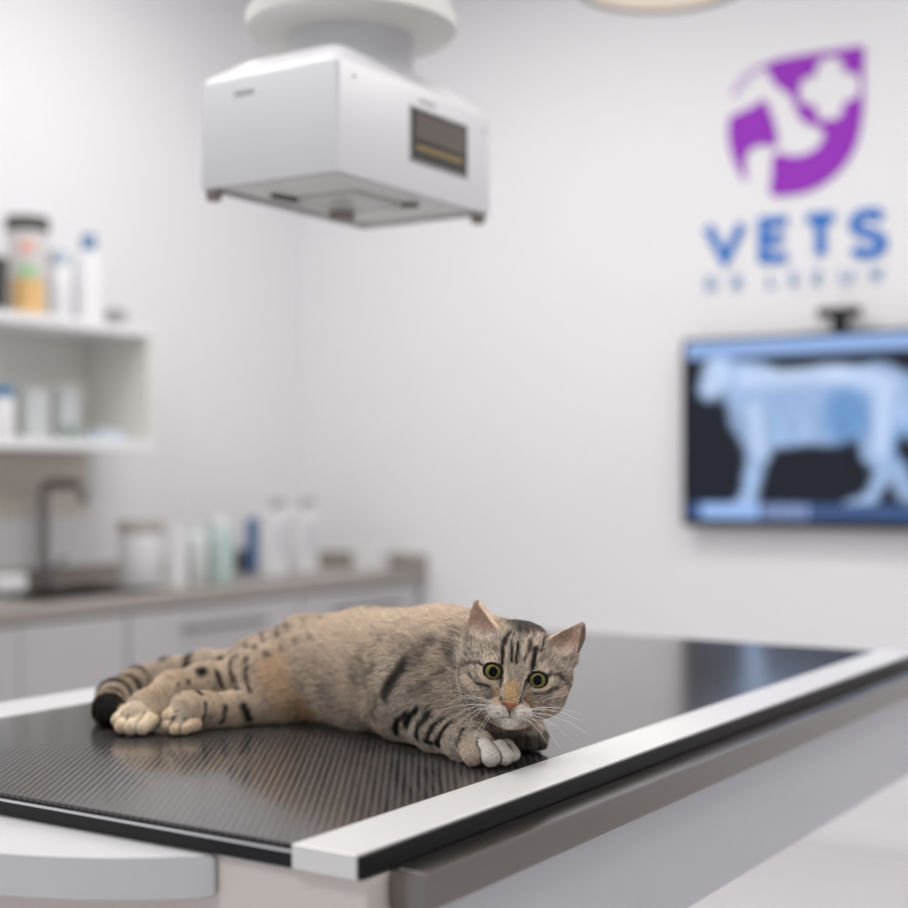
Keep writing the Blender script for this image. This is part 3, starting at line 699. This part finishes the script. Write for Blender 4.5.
# keep the one connected body
lab_ = np.arange(len(VV))
for _ in range(400):
    m_ = lab_[FF].min(1); new = lab_.copy()
    for k in range(4): np.minimum.at(new, FF[:, k], m_)
    new = new[new]
    if (new == lab_).all(): break
    lab_ = new
vals, cn = np.unique(lab_, return_counts=True); keep = lab_ == vals[cn.argmax()]
remap = np.cumsum(keep)-1; FF = remap[FF[keep[FF[:, 0]]]]; VV = VV[keep]
# light smoothing
def nb_avg(X):
    a = np.zeros_like(X); n = np.zeros(len(X))
    for i in range(4):
        j = (i+1) % 4; np.add.at(a, FF[:, i], X[FF[:, j]]); np.add.at(a, FF[:, j], X[FF[:, i]]); np.add.at(n, FF[:, i], 1); np.add.at(n, FF[:, j], 1)
    return a/np.maximum(n, 1)[:, None]
for _ in range(2): VV = VV+.5*(nb_avg(VV)-VV)
fn = np.cross(VV[FF[:, 2]]-VV[FF[:, 0]], VV[FF[:, 3]]-VV[FF[:, 1]])
VN = np.zeros_like(VV)
for i in range(4): np.add.at(VN, FF[:, i], fn)
VN /= np.linalg.norm(VN, axis=1)[:, None]+1e-12

# ---- where things are on the coat: a mark is found on the surface, then measured along the surface
CC = np.array([0, 0, .275])
def proj(P): return 454+F*P[:, 0]/P[:, 1], 478-F*(P[:, 2]-.275)/P[:, 1]
pu, pv = proj(VV); facing = ((VV-CC)*VN).sum(1) < 0
fi = np.where(facing)[0]; fu, fv, fd = pu[fi], pv[fi], VV[fi, 1]
def on(px, py):
    r2_ = (fu-px)**2+(fv-py)**2; c_ = np.where(r2_ < 4)[0]
    if len(c_) == 0: return VV[fi[r2_.argmin()]]
    return VV[fi[c_[(fd[c_]+r2_[c_]*.002).argmin()]]]
def noise(P, s, seed=0):
    Q_ = P*s+seed*17.3; I_ = np.floor(Q_).astype(np.int64); f_ = Q_-I_; f_ = f_*f_*(3-2*f_); out = 0
    for dx in (0, 1):
        for dy in (0, 1):
            for dz in (0, 1):
                h_ = ((I_[:, 0]+dx)*73856093 ^ (I_[:, 1]+dy)*19349663 ^ (I_[:, 2]+dz)*83492791 ^ seed*2654435) & 0xffff
                h_ = (h_*40503 & 0xffff)/65535.
                out = out+h_*(f_[:, 0] if dx else 1-f_[:, 0])*(f_[:, 1] if dy else 1-f_[:, 1])*(f_[:, 2] if dz else 1-f_[:, 2])
    return out
FC = lambda x, y: (460+x/6.486, 590+y/6.486)
BC = lambda x, y: (300+x/3.027, 590+y/3.027)
RC = lambda x, y: (80+x/3.492, 590+y/3.492)
dark, grey, cream, tan, orange, white_, pink = [np.array(c) for c in ((.018, .015, .013), (.20, .165, .135), (.67, .565, .455), (.47, .36, .25), (.60, .36, .17), (.86, .82, .77), (.42, .22, .17))]
MK = []                          # (colour, strength, width mm, softness, pts3d)
def mark(conv, pts, wd, col, st=.9, soft=.5):
    P_ = np.array([on(*conv(*p)) for p in pts])
    MK.append((col, st, wd*.001*(1.55 if conv is FC else 1.45), soft, P_))
# broad fields first
for p, w_ in (((250, 790), 9), ((400, 800), 8), ((320, 860), 9), ((200, 790), 6), ((450, 790), 6)): mark(FC, [p], w_, white_, .85, .6)
mark(FC, [(340, 560), (340, 620)], 8, grey*1.25, .8, .7)
mark(FC, [(335, 635), (335, 715)], 8.5, np.array([.42, .29, .15]), .9, .6)
mark(FC, [(240, 660), (250, 720)], 4, orange*.8, .5, .8); mark(FC, [(430, 690), (440, 730)], 4, orange*.7, .5, .8)
mark(FC, [(300, 530), (293, 600)], 2.2, cream, .8); mark(FC, [(410, 600), (425, 560)], 2.2, cream, .8)
mark(FC, [(140, 520), (150, 560), (190, 600), (235, 625)], 3., cream*1.2, .9); mark(FC, [(470, 650), (520, 648), (570, 620), (585, 590)], 3., cream*1.2, .9)
mark(FC, [(140, 488), (170, 470), (220, 465)], 2., cream, .5); mark(FC, [(450, 540), (510, 520), (560, 530)], 2., cream, .5)
mark(FC, [(40, 590), (100, 640)], 5, cream, .6, .8); mark(FC, [(600, 680), (660, 660)], 5, cream, .6, .8)
for p in [[(350, 320), (352, 450)], [(460, 300), (415, 390), (400, 460)], [(445, 430), (432, 500)], [(310, 390), (293, 490)], [(500, 440), (490, 500)], [(500, 320), (470, 400)]]: mark(FC, p, 1.7, cream*1.05, .85)
mark(FC, [(330, 205), (400, 225), (470, 250), (520, 275)], 10, dark*2.2, .75, .6)
mark(FC, [(270, 210), (290, 290)], 4, tan, .6, .7); mark(FC, [(560, 290), (600, 290)], 5, tan, .5, .7)
for p, w_ in (([(345, 300), (340, 400), (345, 480)], 1.6), ([(385, 270), (375, 400), (368, 490)], 2.0), ([(445, 350), (415, 470)], 1.7), ([(470, 300), (440, 410)], 1.7), ([(478, 400), (466, 515)], 3.0),
              ([(310, 310), (282, 400), (272, 490)], 3.0), ([(250, 250), (225, 330)], 1.5), ([(545, 330), (510, 420)], 1.3)): mark(FC, p, w_*1.1, dark*.8, 1.0)
mark(FC, [(160, 487), (80, 490), (20, 530)], 2.2, dark, .85); mark(FC, [(572, 562), (630, 575), (680, 635), (712, 645)], 2.4, dark, .85)
mark(FC, [(275, 575), (262, 632)], 2.4, dark, .9); mark(FC, [(428, 600), (412, 650)], 2.4, dark, .9)
mark(FC, [(75, 560), (130, 615), (190, 625)], 2.0, dark, .85); mark(FC, [(30, 620), (90, 680)], 1.5, dark, .55)
mark(FC, [(470, 672), (550, 668), (615, 640)], 2.8, dark*1.5, .8); mark(FC, [(590, 712), (650, 715)], 1.7, dark, .5); mark(FC, [(480, 700), (540, 715)], 1.5, grey*.7, .6)
mark(FC, [(262, 690), (282, 738)], 2.6, dark*1.5, .8); mark(FC, [(404, 685), (388, 735)], 2.6, dark*1.5, .8)
mark(FC, [(420, 250), (430, 300)], 2.5, dark, .8); mark(FC, [(385, 235), (380, 290)], 2.5, dark, .8); mark(FC, [(60, 440), (130, 430)], 1.6, dark*3, .6); mark(FC, [(640, 480), (700, 520)], 1.8, dark*3, .6)
for p in [[(165, 735), (275, 778)], [(170, 760), (255, 795)], [(405, 768), (500, 752)], [(410, 790), (490, 782)]]: mark(FC, p, 1.1, dark*2, .65)
mark(FC, [(280, 736), (300, 765), (326, 796), (352, 768), (390, 736)], 1.1, dark*1.5, .85)
mark(FC, [(325, 792), (321, 818)], 1.2, dark, .85); mark(FC, [(262, 826), (321, 820), (385, 822)], 1.1, dark*2, .7)
# shoulder and forelegs
mark(BC, [(300, 350), (420, 420), (500, 470)], 30, np.array([.52, .47, .41]), .75, .7); mark(BC, [(40, 110), (160, 110), (300, 80), (430, 90)], 30, cream*1.4, .85, .8); mark(BC, [(120, 190), (200, 150)], 16, cream*1.25, .6, .8); mark(BC, [(60, 130), (130, 200), (160, 330)], 26, cream*1.05, .7, .8); mark(BC, [(240, 200), (210, 320)], 12, cream*.8, .45, .8)  # cream stroke along the back brightened to paint in the light's gloss
mark(BC, [(340, 215), (300, 262), (268, 315)], 9, dark*1.2, .95, .6); mark(BC, [(235, 215), (215, 290)], 6, dark*4, .5, .8); mark(BC, [(350, 300), (400, 290)], 7, dark*4, .5, .8); mark(BC, [(240, 330), (225, 380)], 5, dark*2, .5, .7); mark(BC, [(420, 160), (370, 210)], 9, dark*3, .6, .8)
mark(BC, [(460, 180), (480, 240)], 9, dark*3, .6, .8)
for p, w_ in (([(330, 362), (300, 385), (282, 425)], 3.2), ([(370, 345), (335, 375), (318, 410)], 2.5), ([(400, 352), (358, 395), (350, 440)], 3.6), ([(432, 372), (392, 415), (380, 452)], 3.0), ([(455, 398), (428, 430), (410, 462)], 4.6), ([(490, 420), (470, 470)], 2), ([(395, 460), (370, 455)], 2.2)): mark(BC, p, w_*1.45, dark*.8, 1.0)
mark(BC, [(700, 450), (720, 470)], 5, dark, .6); mark(BC, [(690, 420), (740, 425)], 3, dark, .6)
mark(BC, [(560, 400), (600, 430), (640, 430)], 14, dark*3, .45, .8)  # shade under the chin painted dark into the chest coat
mark(BC, [(20, 330), (40, 380)], 14, orange, .55, .8)
# rump, haunch, hind legs
mark(RC, [(520, 270), (580, 230), (640, 200)], 26, cream*1.05, .7, .8); mark(RC, [(690, 270), (730, 380)], 26, np.array([.66, .46, .27]), .6, .8); mark(RC, [(830, 430), (780, 420)], 12, orange, .5, .8); mark(RC, [(850, 130), (800, 200)], 30, cream*1.05, .6, .8)
mark(RC, [(560, 330), (600, 380), (640, 440)], 16, cream, .5, .8)
for p, w_ in (([(500, 240), (493, 290), (515, 345)], 4.6), ([(545, 230), (545, 290), (562, 345)], 3.8), ([(602, 230), (595, 300), (604, 355)], 3.0), ([(385, 318), (425, 362)], 3.5), ([(580, 405), (600, 448)], 5.5), ([(512, 405), (508, 455)], 3.6), ([(440, 395), (436, 445)], 3.0), ([(350, 330), (355, 355)], 2)): mark(RC, p, w_*1.25, dark*.8, 1.0)
mark(RC, [(438, 285)], 10, dark, 1.0)
for (x, y) in [(648, 165), (662, 215), (718, 198), (700, 150), (745, 128), (775, 172), (800, 112), (622, 190), (590, 185), (640, 140), (560, 215), (850, 95), (690, 110), (820, 165)]: mark(RC, [(x, y), (x+6, y+16)], 4.2, dark*2.2, .7)
mark(RC, [(740, 95), (900, 90)], 9, tan*.6, .6, .8)
mark(RC, [(900, 300), (880, 400)], 14, dark*5, .4, .9)
for p in [(330, 440), (335, 470), (345, 488)]: mark(RC, [p], 3.2, dark, .85)
mark(RC, [(300, 420), (350, 420)], 1.6, dark, .8)
for p in [[(150, 492), (165, 500)], [(195, 505), (215, 508)], [(125, 470), (140, 455)]]: mark(RC, p, 1.6, dark, .8)
mark(RC, [(195, 450), (203, 447)], 1.6, dark, .7)
ZID = {}
def flows(P):
    n = len(P); best = np.full(n, 9.); D_ = np.zeros((n, 3)); W_ = np.zeros(n); zone = np.zeros(n, int); arc = np.zeros(n)
    for i, (a, b, ra, rb, dr, zn, s0, s1) in enumerate(FLOW):
        ab = b-a; t = np.clip((P-a)@ab/(ab@ab), 0, 1); d = np.abs(np.linalg.norm(P-a-t[:, None]*ab, axis=1)-(ra+(rb-ra)*t))
        wv = np.exp(-d/.007); D_ += wv[:, None]*dr; W_ += wv
        m_ = d < best; best = np.where(m_, d, best); zone[m_] = ZID.setdefault(zn, len(ZID)); arc[m_] = (s0+t*(s1-s0))[m_]
    return D_/(np.linalg.norm(D_, axis=1)[:, None]+1e-9), zone, arc
def coat(P, Nn):
    fl, zone, arc = flows(P)
    hl = w2h(P); head = 1/(1+np.exp(-(hl[:, 1]+5.6)*2.2))*(np.abs(hl[:, 0]) < 6.6)*(hl[:, 2] > -5.2)
    Pw = P+.0022*np.stack([noise(P, 160, 1), noise(P, 160, 2), noise(P, 160, 3)], 1)-.0011
    # streaks follow the hair
    st = noise(P-fl*(P*fl).sum(1)[:, None]*.75, 330, 4); n1 = noise(P, 38, 5); n2 = noise(P, 110, 6)
    g = .5+.35*(n1-.5)+.45*(n2-.5)+.5*(st-.5)
    g = np.clip(.5+(g-.5)*1.25, 0, 1); C = grey[None]*1.1*(1-g[:, None])+cream[None]*1.1*g[:, None]
    mt = noise(P, 210, 31)*.6+noise(P, 420, 32)*.4; C = C*(.44+1.14*mt[:, None])
    is_ = lambda z: (zone == ZID.get(z, -1))[:, None]
    leg = is_('hind') | is_('foot'); C = np.where(leg, C*.25+np.array([.72, .61, .48])*.75*(.8+.4*n2[:, None]), C)
    C = np.where(is_('tail'), C*.45+np.array([.62, .54, .45])*.5, C)
    C = np.where(is_('fore'), C*.6+np.array([.48, .43, .37])*.4, C)
    n3 = noise(P, 900, 21); hc_ = (grey*1.45*(1-n2[:, None]*.6)+np.array([.50, .45, .385])*n2[:, None]*.65)*(.55+.75*n3[:, None])*(1+.5*(st[:, None]-.5)); C = C*(1-head[:, None])+hc_*head[:, None]
    cr = head*np.clip((hl[:, 2]-2.95-.5*np.abs(hl[:, 0])+.8*(st-.5))/.7, 0, 1)*np.clip((3.0-np.abs(hl[:, 0]))/.8, 0, 1); cr = (cr*.80)[:, None]; C = C*(1-cr)+dark*2*cr
    # belly lighter, underside
    # tail rings
    a_ = arc+.004*(noise(P, 120, 9)-.5); total = sum(np.linalg.norm(f[1]-f[0]) for f in FLOW if f[5] == 'tail')
    rg = .5+.5*np.cos(2*PI*(total-a_)/.043+1.9); rg = np.clip((rg-.70)/.14, 0, 1)*.92; tip = np.clip((a_-(total-.040))/.004, 0, 1)
    rg = np.maximum(np.where(a_ > .06, rg, 0), tip)[:, None]*is_('tail')
    C = C*(1-rg)+dark*.7*rg
    for col, s_, wd, soft, L_ in MK:
        lo = L_.min(0)-wd*1.6-.004; hi = L_.max(0)+wd*1.6+.004
        c_ = np.where(((Pw > lo) & (Pw < hi)).all(1))[0]
        if len(c_) == 0: continue
        Q_ = Pw[c_]; d = np.full(len(c_), 9.)
        if len(L_) == 1: d = np.linalg.norm(Q_-L_[0], axis=1)
        for a, b in zip(L_[:-1], L_[1:]):
            ab = b-a; t = np.clip((Q_-a)@ab/(ab@ab+1e-12), 0, 1); d = np.minimum(d, np.linalg.norm(Q_-a-t[:, None]*ab, axis=1))
        k = 1-np.clip((d-wd*.5*(1-soft))/(wd*.5*2*soft+1e-6), 0, 1); k = (k*k*(3-2*k)*s_)[:, None]
        C[c_] = C[c_]*(1-k)+col*k
    ds = np.stack([np.linalg.norm(P-a-np.clip((P-a)@(b-a)/((b-a)@(b-a)), 0, 1)[:, None]*(b-a), axis=1)-r for a, b, r, wh in TOES], 1)
    o_ = ds.argmin(1); d0 = ds.min(1); d1 = np.sort(ds, 1)[:, 1]; near = np.clip((.0034-d0)/.002, 0, 1)[:, None]
    TC = np.array([{'near_fore': (.86, .82, .77) if i_ % 4 else (.42, .35, .28), 'far_fore': (.10, .085, .07), 'near_hind': (.80, .66, .50), 'far_hind': (.82, .70, .54)}[t_[3]] for i_, t_ in enumerate([t_ for t_ in TOES])])
    fo_ = [i_ for i_, t_ in enumerate(TOES) if t_[3] == 'near_fore']; TC[fo_[0]] = (.45, .38, .31); TC[fo_[1]] = TC[fo_[2]] = TC[fo_[3]] = (.84, .80, .75)
    C = C*(1-near)+TC[o_]*near
    gap = np.clip((.0017-(d1-d0))/.0009, 0, 1)*(d0 < .0045); C = C*(1-(gap*np.where(np.isin(o_, fo_), .93, .6))[:, None])
    # ears
    ah = np.abs(hl[:, 0]); nf = Nn@ey
    ear = (hl[:, 2] > 2.35) & (ah > 2.1) & (hl[:, 2] > 5.35-.85*ah) & (hl[:, 1] < -1.9) & (hl[:, 1] > -6)
    inn = ear & (nf > .15) & (hl[:, 2] > 2.7)
    C[ear & ~inn] = C[ear & ~inn]*.5+np.array([.34, .23, .15])*.5
    kk = np.clip((hl[:, 2]-2.6)/1.6, 0, 1)[:, None]
    ec = np.array([.52, .42, .37])*(1-kk)+np.array([.43, .28, .22])*kk
    C[inn] = ec[inn]*np.array([.74, .78, .78])
    def sd(x0, z0, x1, z1):
        t_ = np.clip(((ah-x0)*(x1-x0)+(hl[:, 2]-z0)*(z1-z0))/((x1-x0)**2+(z1-z0)**2), 0, 1); return np.hypot(ah-x0-t_*(x1-x0), hl[:, 2]-z0-t_*(z1-z0))
    e1 = ear & (sd(4.55, 6.15, 1.9, 3.75) < .24); C[e1] = np.array([.72, .58, .44])
    e2 = ear & (sd(5.75, 6.0, 5.6, 3.2) < .22); C[e2] = np.array([.10, .08, .065])
    eyd = np.sqrt((ah-ECX)**2+(hl[:, 2])**2+(hl[:, 1]-ECY)**2)
    ux_ = (ah-ECX)*math.cos(tilt)+hl[:, 2]*math.sin(tilt); uz_ = -(ah-ECX)*math.sin(tilt)+hl[:, 2]*math.cos(tilt)
    oe = np.sqrt((ux_/.82)**2+(uz_/.67)**2); rim = (oe < 1.27) & (hl[:, 1] > -1.9)
    C[rim] = np.array([.012, .010, .009])
    return np.clip(C, .004, .95), fl, zone, hl, ear, inn, oe, head
C, fl, zone, hl, ear, inn, oe, head = coat(VV, VN)
BASE = np.array([-.10, 1.55, 0.]); cl = c2r(BASE); cl[2] = TZ
M_skin = bpy.data.materials.new('cat_coat'); M_skin.use_nodes = True; nt = M_skin.node_tree; b_ = nt.nodes['Principled BSDF']
at = nt.nodes.new('ShaderNodeAttribute'); at.attribute_name = 'coat'; nt.links.new(at.outputs['Color'], b_.inputs['Base Color']); b_.inputs['Roughness'].default_value = .85; b_.inputs['Specular IOR Level'].default_value = .15
M_fur = bpy.data.materials.new('cat_fur'); M_fur.use_nodes = True; nt = M_fur.node_tree; b_ = nt.nodes['Principled BSDF']
at = nt.nodes.new('ShaderNodeAttribute'); at.attribute_name = 'hair_colour'; nt.links.new(at.outputs['Color'], b_.inputs['Base Color']); b_.inputs['Roughness'].default_value = .6; b_.inputs['Specular IOR Level'].default_value = .25
me = bpy.data.meshes.new('cat'); me.vertices.add(len(VV)); me.vertices.foreach_set('co', (VV-BASE).astype(f32).ravel())
me.loops.add(len(FF)*4); me.loops.foreach_set('vertex_index', FF.astype(np.int32).ravel())
me.polygons.add(len(FF)); me.polygons.foreach_set('loop_start', np.arange(len(FF), dtype=np.int32)*4); me.update(calc_edges=True); me.validate()
me.polygons.foreach_set('use_smooth', [True]*len(me.polygons))
catc = me.color_attributes.new('coat', 'FLOAT_COLOR', 'POINT'); catc.data.foreach_set('color', np.concatenate([np.clip(C*1.1, 0, .9), np.ones((len(C), 1))], 1).astype(f32).ravel())
me.materials.append(M_skin)
cat = bpy.data.objects.new('cat', me); COL.objects.link(cat); cat.location = cl; cat.rotation_euler = (0, 0, YAW)
tag(cat, 'brown striped tabby cat lying on the black table top, head low, facing forward', 'cat')

# ---- fur
NH = 430000
fa = .5*np.linalg.norm(np.cross(VV[FF[:, 2]]-VV[FF[:, 0]], VV[FF[:, 3]]-VV[FF[:, 1]]), axis=1)
fc = VV[FF].mean(1); fh = head[FF].mean(1); vis = ((fc-CC)*fn).sum(1) < 0
wt = fa*(1+2.2*fh)*np.where(vis, 1.5, .6)*(fc[:, 2] > .003); wt /= wt.sum()
fidx = rng.choice(len(FF), NH, p=wt); u_, v_ = rng.random(NH)[:, None], rng.random(NH)[:, None]
q_ = FF[fidx]
def bil(X): return (X[q_[:, 0]]*(1-u_)+X[q_[:, 1]]*u_)*(1-v_)+(X[q_[:, 3]]*(1-u_)+X[q_[:, 2]]*u_)*v_
Rp = bil(VV); Rn = bil(VN); Rn /= np.linalg.norm(Rn, axis=1)[:, None]+1e-9
HC, fl, zone, hl, ear, inn, oe, head = coat(Rp, Rn)
nose_c = np.array([0, 1.6, -2.9])
rad = (hl-nose_c); hd = (rad@HR); hd /= np.linalg.norm(hd, axis=1)[:, None]
dirv = fl*(1-head[:, None])+hd*head[:, None]
eup = np.array([.25, 0, 1.])@HR
dirv = np.where(ear[:, None], np.sign(hl[:, 0])[:, None]*ex*.6+ez*.8, dirv)
dirv += .18*rng.normal(size=dirv.shape)
sw = np.stack([noise(Rp, 60, 11), noise(Rp, 60, 12), noise(Rp, 60, 13)], 1)-.5; dirv += .35*sw*(1-head[:, None])
tg = dirv-(dirv*Rn).sum(1)[:, None]*Rn; tg /= np.linalg.norm(tg, axis=1)[:, None]+1e-9
zn = lambda z: zone == ZID.get(z, -1)
Lh = np.full(NH, .0135); Lh[(Rp[:, 0] < -.185) & (Rp[:, 0]*1. > -.3)] = .0088; Lh[zn('tail')] = .0085; Lh[zn('hind')] = .0065; Lh[zn('foot')] = .0045; Lh[zn('fore')] = .0065
Lh[zn('fore') & (Rp[:, 2] > .035)] = .009
paw = (np.linalg.norm(Rp-np.array([.036, 1.392, .012]), axis=1) < .034) | (np.linalg.norm(Rp-np.array([-.346, 1.56, .012]), axis=1) < .03) | (np.linalg.norm(Rp-np.array([-.296, 1.56, .015]), axis=1) < .022) | (np.linalg.norm(Rp-np.array([.078, 1.462, .012]), axis=1) < .022)
Lh[paw] = .0030
dn = np.linalg.norm(hl-nose_c, axis=1); lhd = np.clip(.0016+.0011*(dn-.8)+.002*(np.abs(hl[:, 0]) > 4.2), .0014, .011); lhd = np.where(hl[:, 2] < -3.9, np.minimum(lhd, .004), lhd)
Lh = Lh*(1-head)+lhd*head
Lh[ear] = .0022; Lh[inn] = .0050*np.clip((5.2-hl[inn, 2])/2.5, .25, 1)
Lh[(oe < 1.45) & (hl[:, 1] > -2)] = .0012
Lh *= rng.uniform(.65, 1.15, NH)
kill = ((oe < 1.12) & (hl[:, 1] > -2.2)) | ((np.abs(hl[:, 0]) < .85-.9*np.clip(-2.6-hl[:, 2], 0, 1)) & (hl[:, 2] < -2.35) & (hl[:, 2] > -3.2) & (hl[:, 1] > 1.0))
lift = np.where(head > .5, .28, .46)*rng.uniform(.35, 1.75, NH); lift[ear] = .15; lift[paw] = .2
HCc = HC*rng.uniform(.45, 1.6, NH)[:, None]; agt = rng.random(NH) < .16; HCc[agt & ~inn] *= .38; lt = rng.random(NH) < .10; HCc[lt] = HCc[lt]*.7+cream*.3*(HC[lt].mean(1) > .08)[:, None]
HCc = HCc*np.array([1.50, 1.46, 1.42]); HCc /= np.maximum(1, HCc.max(1)/.88)[:, None]; HCc = np.maximum(HCc, .003)
ok = ~kill; Rp, Rn, tg, Lh, lift, HCc = Rp[ok], Rn[ok], tg[ok], Lh[ok], lift[ok], HCc[ok]; n = len(Rp)
NPT = 4; ts = np.array([0, .33, .68, 1.]); pts_ = np.zeros((n, NPT, 3))
for j, t in enumerate(ts):
    pts_[:, j] = Rp+Lh[:, None]*(tg*(t*(.8+.15*t))[..., None] if False else tg*t*(.82+.16*t))+Rn*(Lh*lift*(t*(1.35-.75*t)))[:, None]-Rn*(.0006 if j == 0 else 0)
pts_[:, :, 2] = np.maximum(pts_[:, :, 2], .0007)
cv = bpy.data.hair_curves.new('fur'); cv.add_curves([NPT]*n)
cv.attributes['position'].data.foreach_set('vector', (pts_-BASE).astype(f32).ravel()) if 'position' in cv.attributes else cv.points.foreach_set('position', (pts_-BASE).astype(f32).ravel())
ra = cv.attributes.get('radius') or cv.attributes.new('radius', 'FLOAT', 'POINT')
ra.data.foreach_set('value', np.tile(np.array([.00017, .00016, .00011, .00003], f32), n))
hcA = cv.attributes.new('hair_colour', 'FLOAT_COLOR', 'CURVE'); hcA.data.foreach_set('color', np.concatenate([HCc, np.ones((n, 1))], 1).astype(f32).ravel())
cv.materials.append(M_fur)
fur = bpy.data.objects.new('fur', cv); COL.objects.link(fur); fur.parent = cat; fur['kind'] = 'stuff'

# ---- eyes, nose, whiskers
M_eye = bpy.data.materials.new('cat_eye'); M_eye.use_nodes = True; nt = M_eye.node_tree; b_ = nt.nodes['Principled BSDF']
at = nt.nodes.new('ShaderNodeAttribute'); at.attribute_name = 'iris'; nt.links.new(at.outputs['Color'], b_.inputs['Base Color'])
b_.inputs['Roughness'].default_value = .08; b_.inputs['Coat Weight'].default_value = 0; b_.inputs['Specular IOR Level'].default_value = .07
for sg in (-1, 1):
    bm = bmesh.new(); bmesh.ops.create_uvsphere(bm, u_segments=72, v_segments=54, radius=.0102)
    bm.transform(Matrix.Rotation(PI/2, 4, 'X'))
    R3 = Matrix((tuple(ex), tuple(ey), tuple(ez))).transposed()
    loc = Vector(h2w((sg*ECX, ECY+.02, 0))-BASE)
    cols = []
    for v in bm.verts:
        x, y, z = v.co*100
        # v.co in head axes: forward is +y
        gx, gz = x-0.02*sg, z+.02
        r = math.hypot(gx, gz); pr = math.hypot(gx/.43, gz/.49)
        if y < 0: c = (.02, .02, .02)
        elif pr < 1: c = (.004, .005, .006)
        elif r > .76: c = (.015, .014, .010)
        else:
            k = (r-.36)/.44; a = math.atan2(gz, gx); s_ = .85+.15*math.sin(a*23+math.sin(a*7)*2)
            c = tuple(s_*q for q in (.25-.10*k, .22-.08*k, .070-.03*k))
        cols.append((*c, 1))
    for v in bm.verts: v.co = R3 @ v.co + loc
    o = obj('eye', bm, M_eye, cat, False); o.data.polygons.foreach_set('use_smooth', [True]*len(o.data.polygons))
    a_ = o.data.color_attributes.new('iris', 'FLOAT_COLOR', 'POINT'); a_.data.foreach_set('color', np.array(cols, f32).ravel())
bm = bmesh.new(); bmesh.ops.create_uvsphere(bm, u_segments=32, v_segments=24, radius=1)
for v in bm.verts:
    x, y, z = v.co; wz_ = .70+.55*max(-1, min(1, z*1.2)); 
    nos = 1
    p = np.array([x*.92*wz_*.95, 1.40+y*.52, -2.80+z*.50])
    for sg in (-1, 1):
        dd = math.hypot(p[0]-sg*.36, p[2]+2.80)
        if dd < .16 and y > 0: p[1] -= .14*(1-dd/.16)
    v.co = Vector(h2w(p)-BASE)
M_nose = mat('nose_leather', (.27, .085, .042), .45, noise=.2, scale=400)
obj('nose', bm, M_nose, cat, True)
M_whisk = mat('whisker_white', (.85, .83, .80), .4, noise=0)
WH = [(-1.6, -3.1, [(118, 690)], 0)]
def whisk(x, z, px, py, dep, bow):
    a = h2w((x, 1.15-abs(x)*.25, z))
    yv_ = 1.36-dep; b = np.array([(px-454)/F*yv_, yv_, .275-(py-478)/F*yv_])
    m1 = a*.66+b*.34+np.array([0, -.004, bow]); m2 = a*.33+b*.67+np.array([0, -.003, bow])
    bm = bmesh.new(); tube(bm, [Vector(q-BASE) for q in (a, a*.83+b*.17+np.array([0, -.002, bow*.6]), m1, m2, b)], [.00024, .00024, .0002, .00015, .00005], 5)
    obj('whisker', bm, M_whisk, cat)
for (x, z, px, py, bow) in [(-1.4, -3.0, 447, 703, .006), (-1.5, -3.1, 436, 712, .004), (-1.5, -3.25, 449, 736, .008), (-1.6, -3.45, 462, 735, .008), (-1.3, -3.4, 470, 748, .006), (-1.6, -3.2, 448, 724, .007), (-1.2, -2.9, 455, 697, .004), (-1.3, -3.55, 480, 735, .003),
                            (1.4, -3.0, 575, 712, .004), (1.5, -3.2, 590, 735, .006), (1.5, -3.3, 573, 742, .006), (1.4, -3.45, 560, 748, .006), (1.3, -3.1, 583, 722, .006), (1.2, -3.5, 548, 745, .004)]:
    whisk(x, z, px, py, .0, bow)
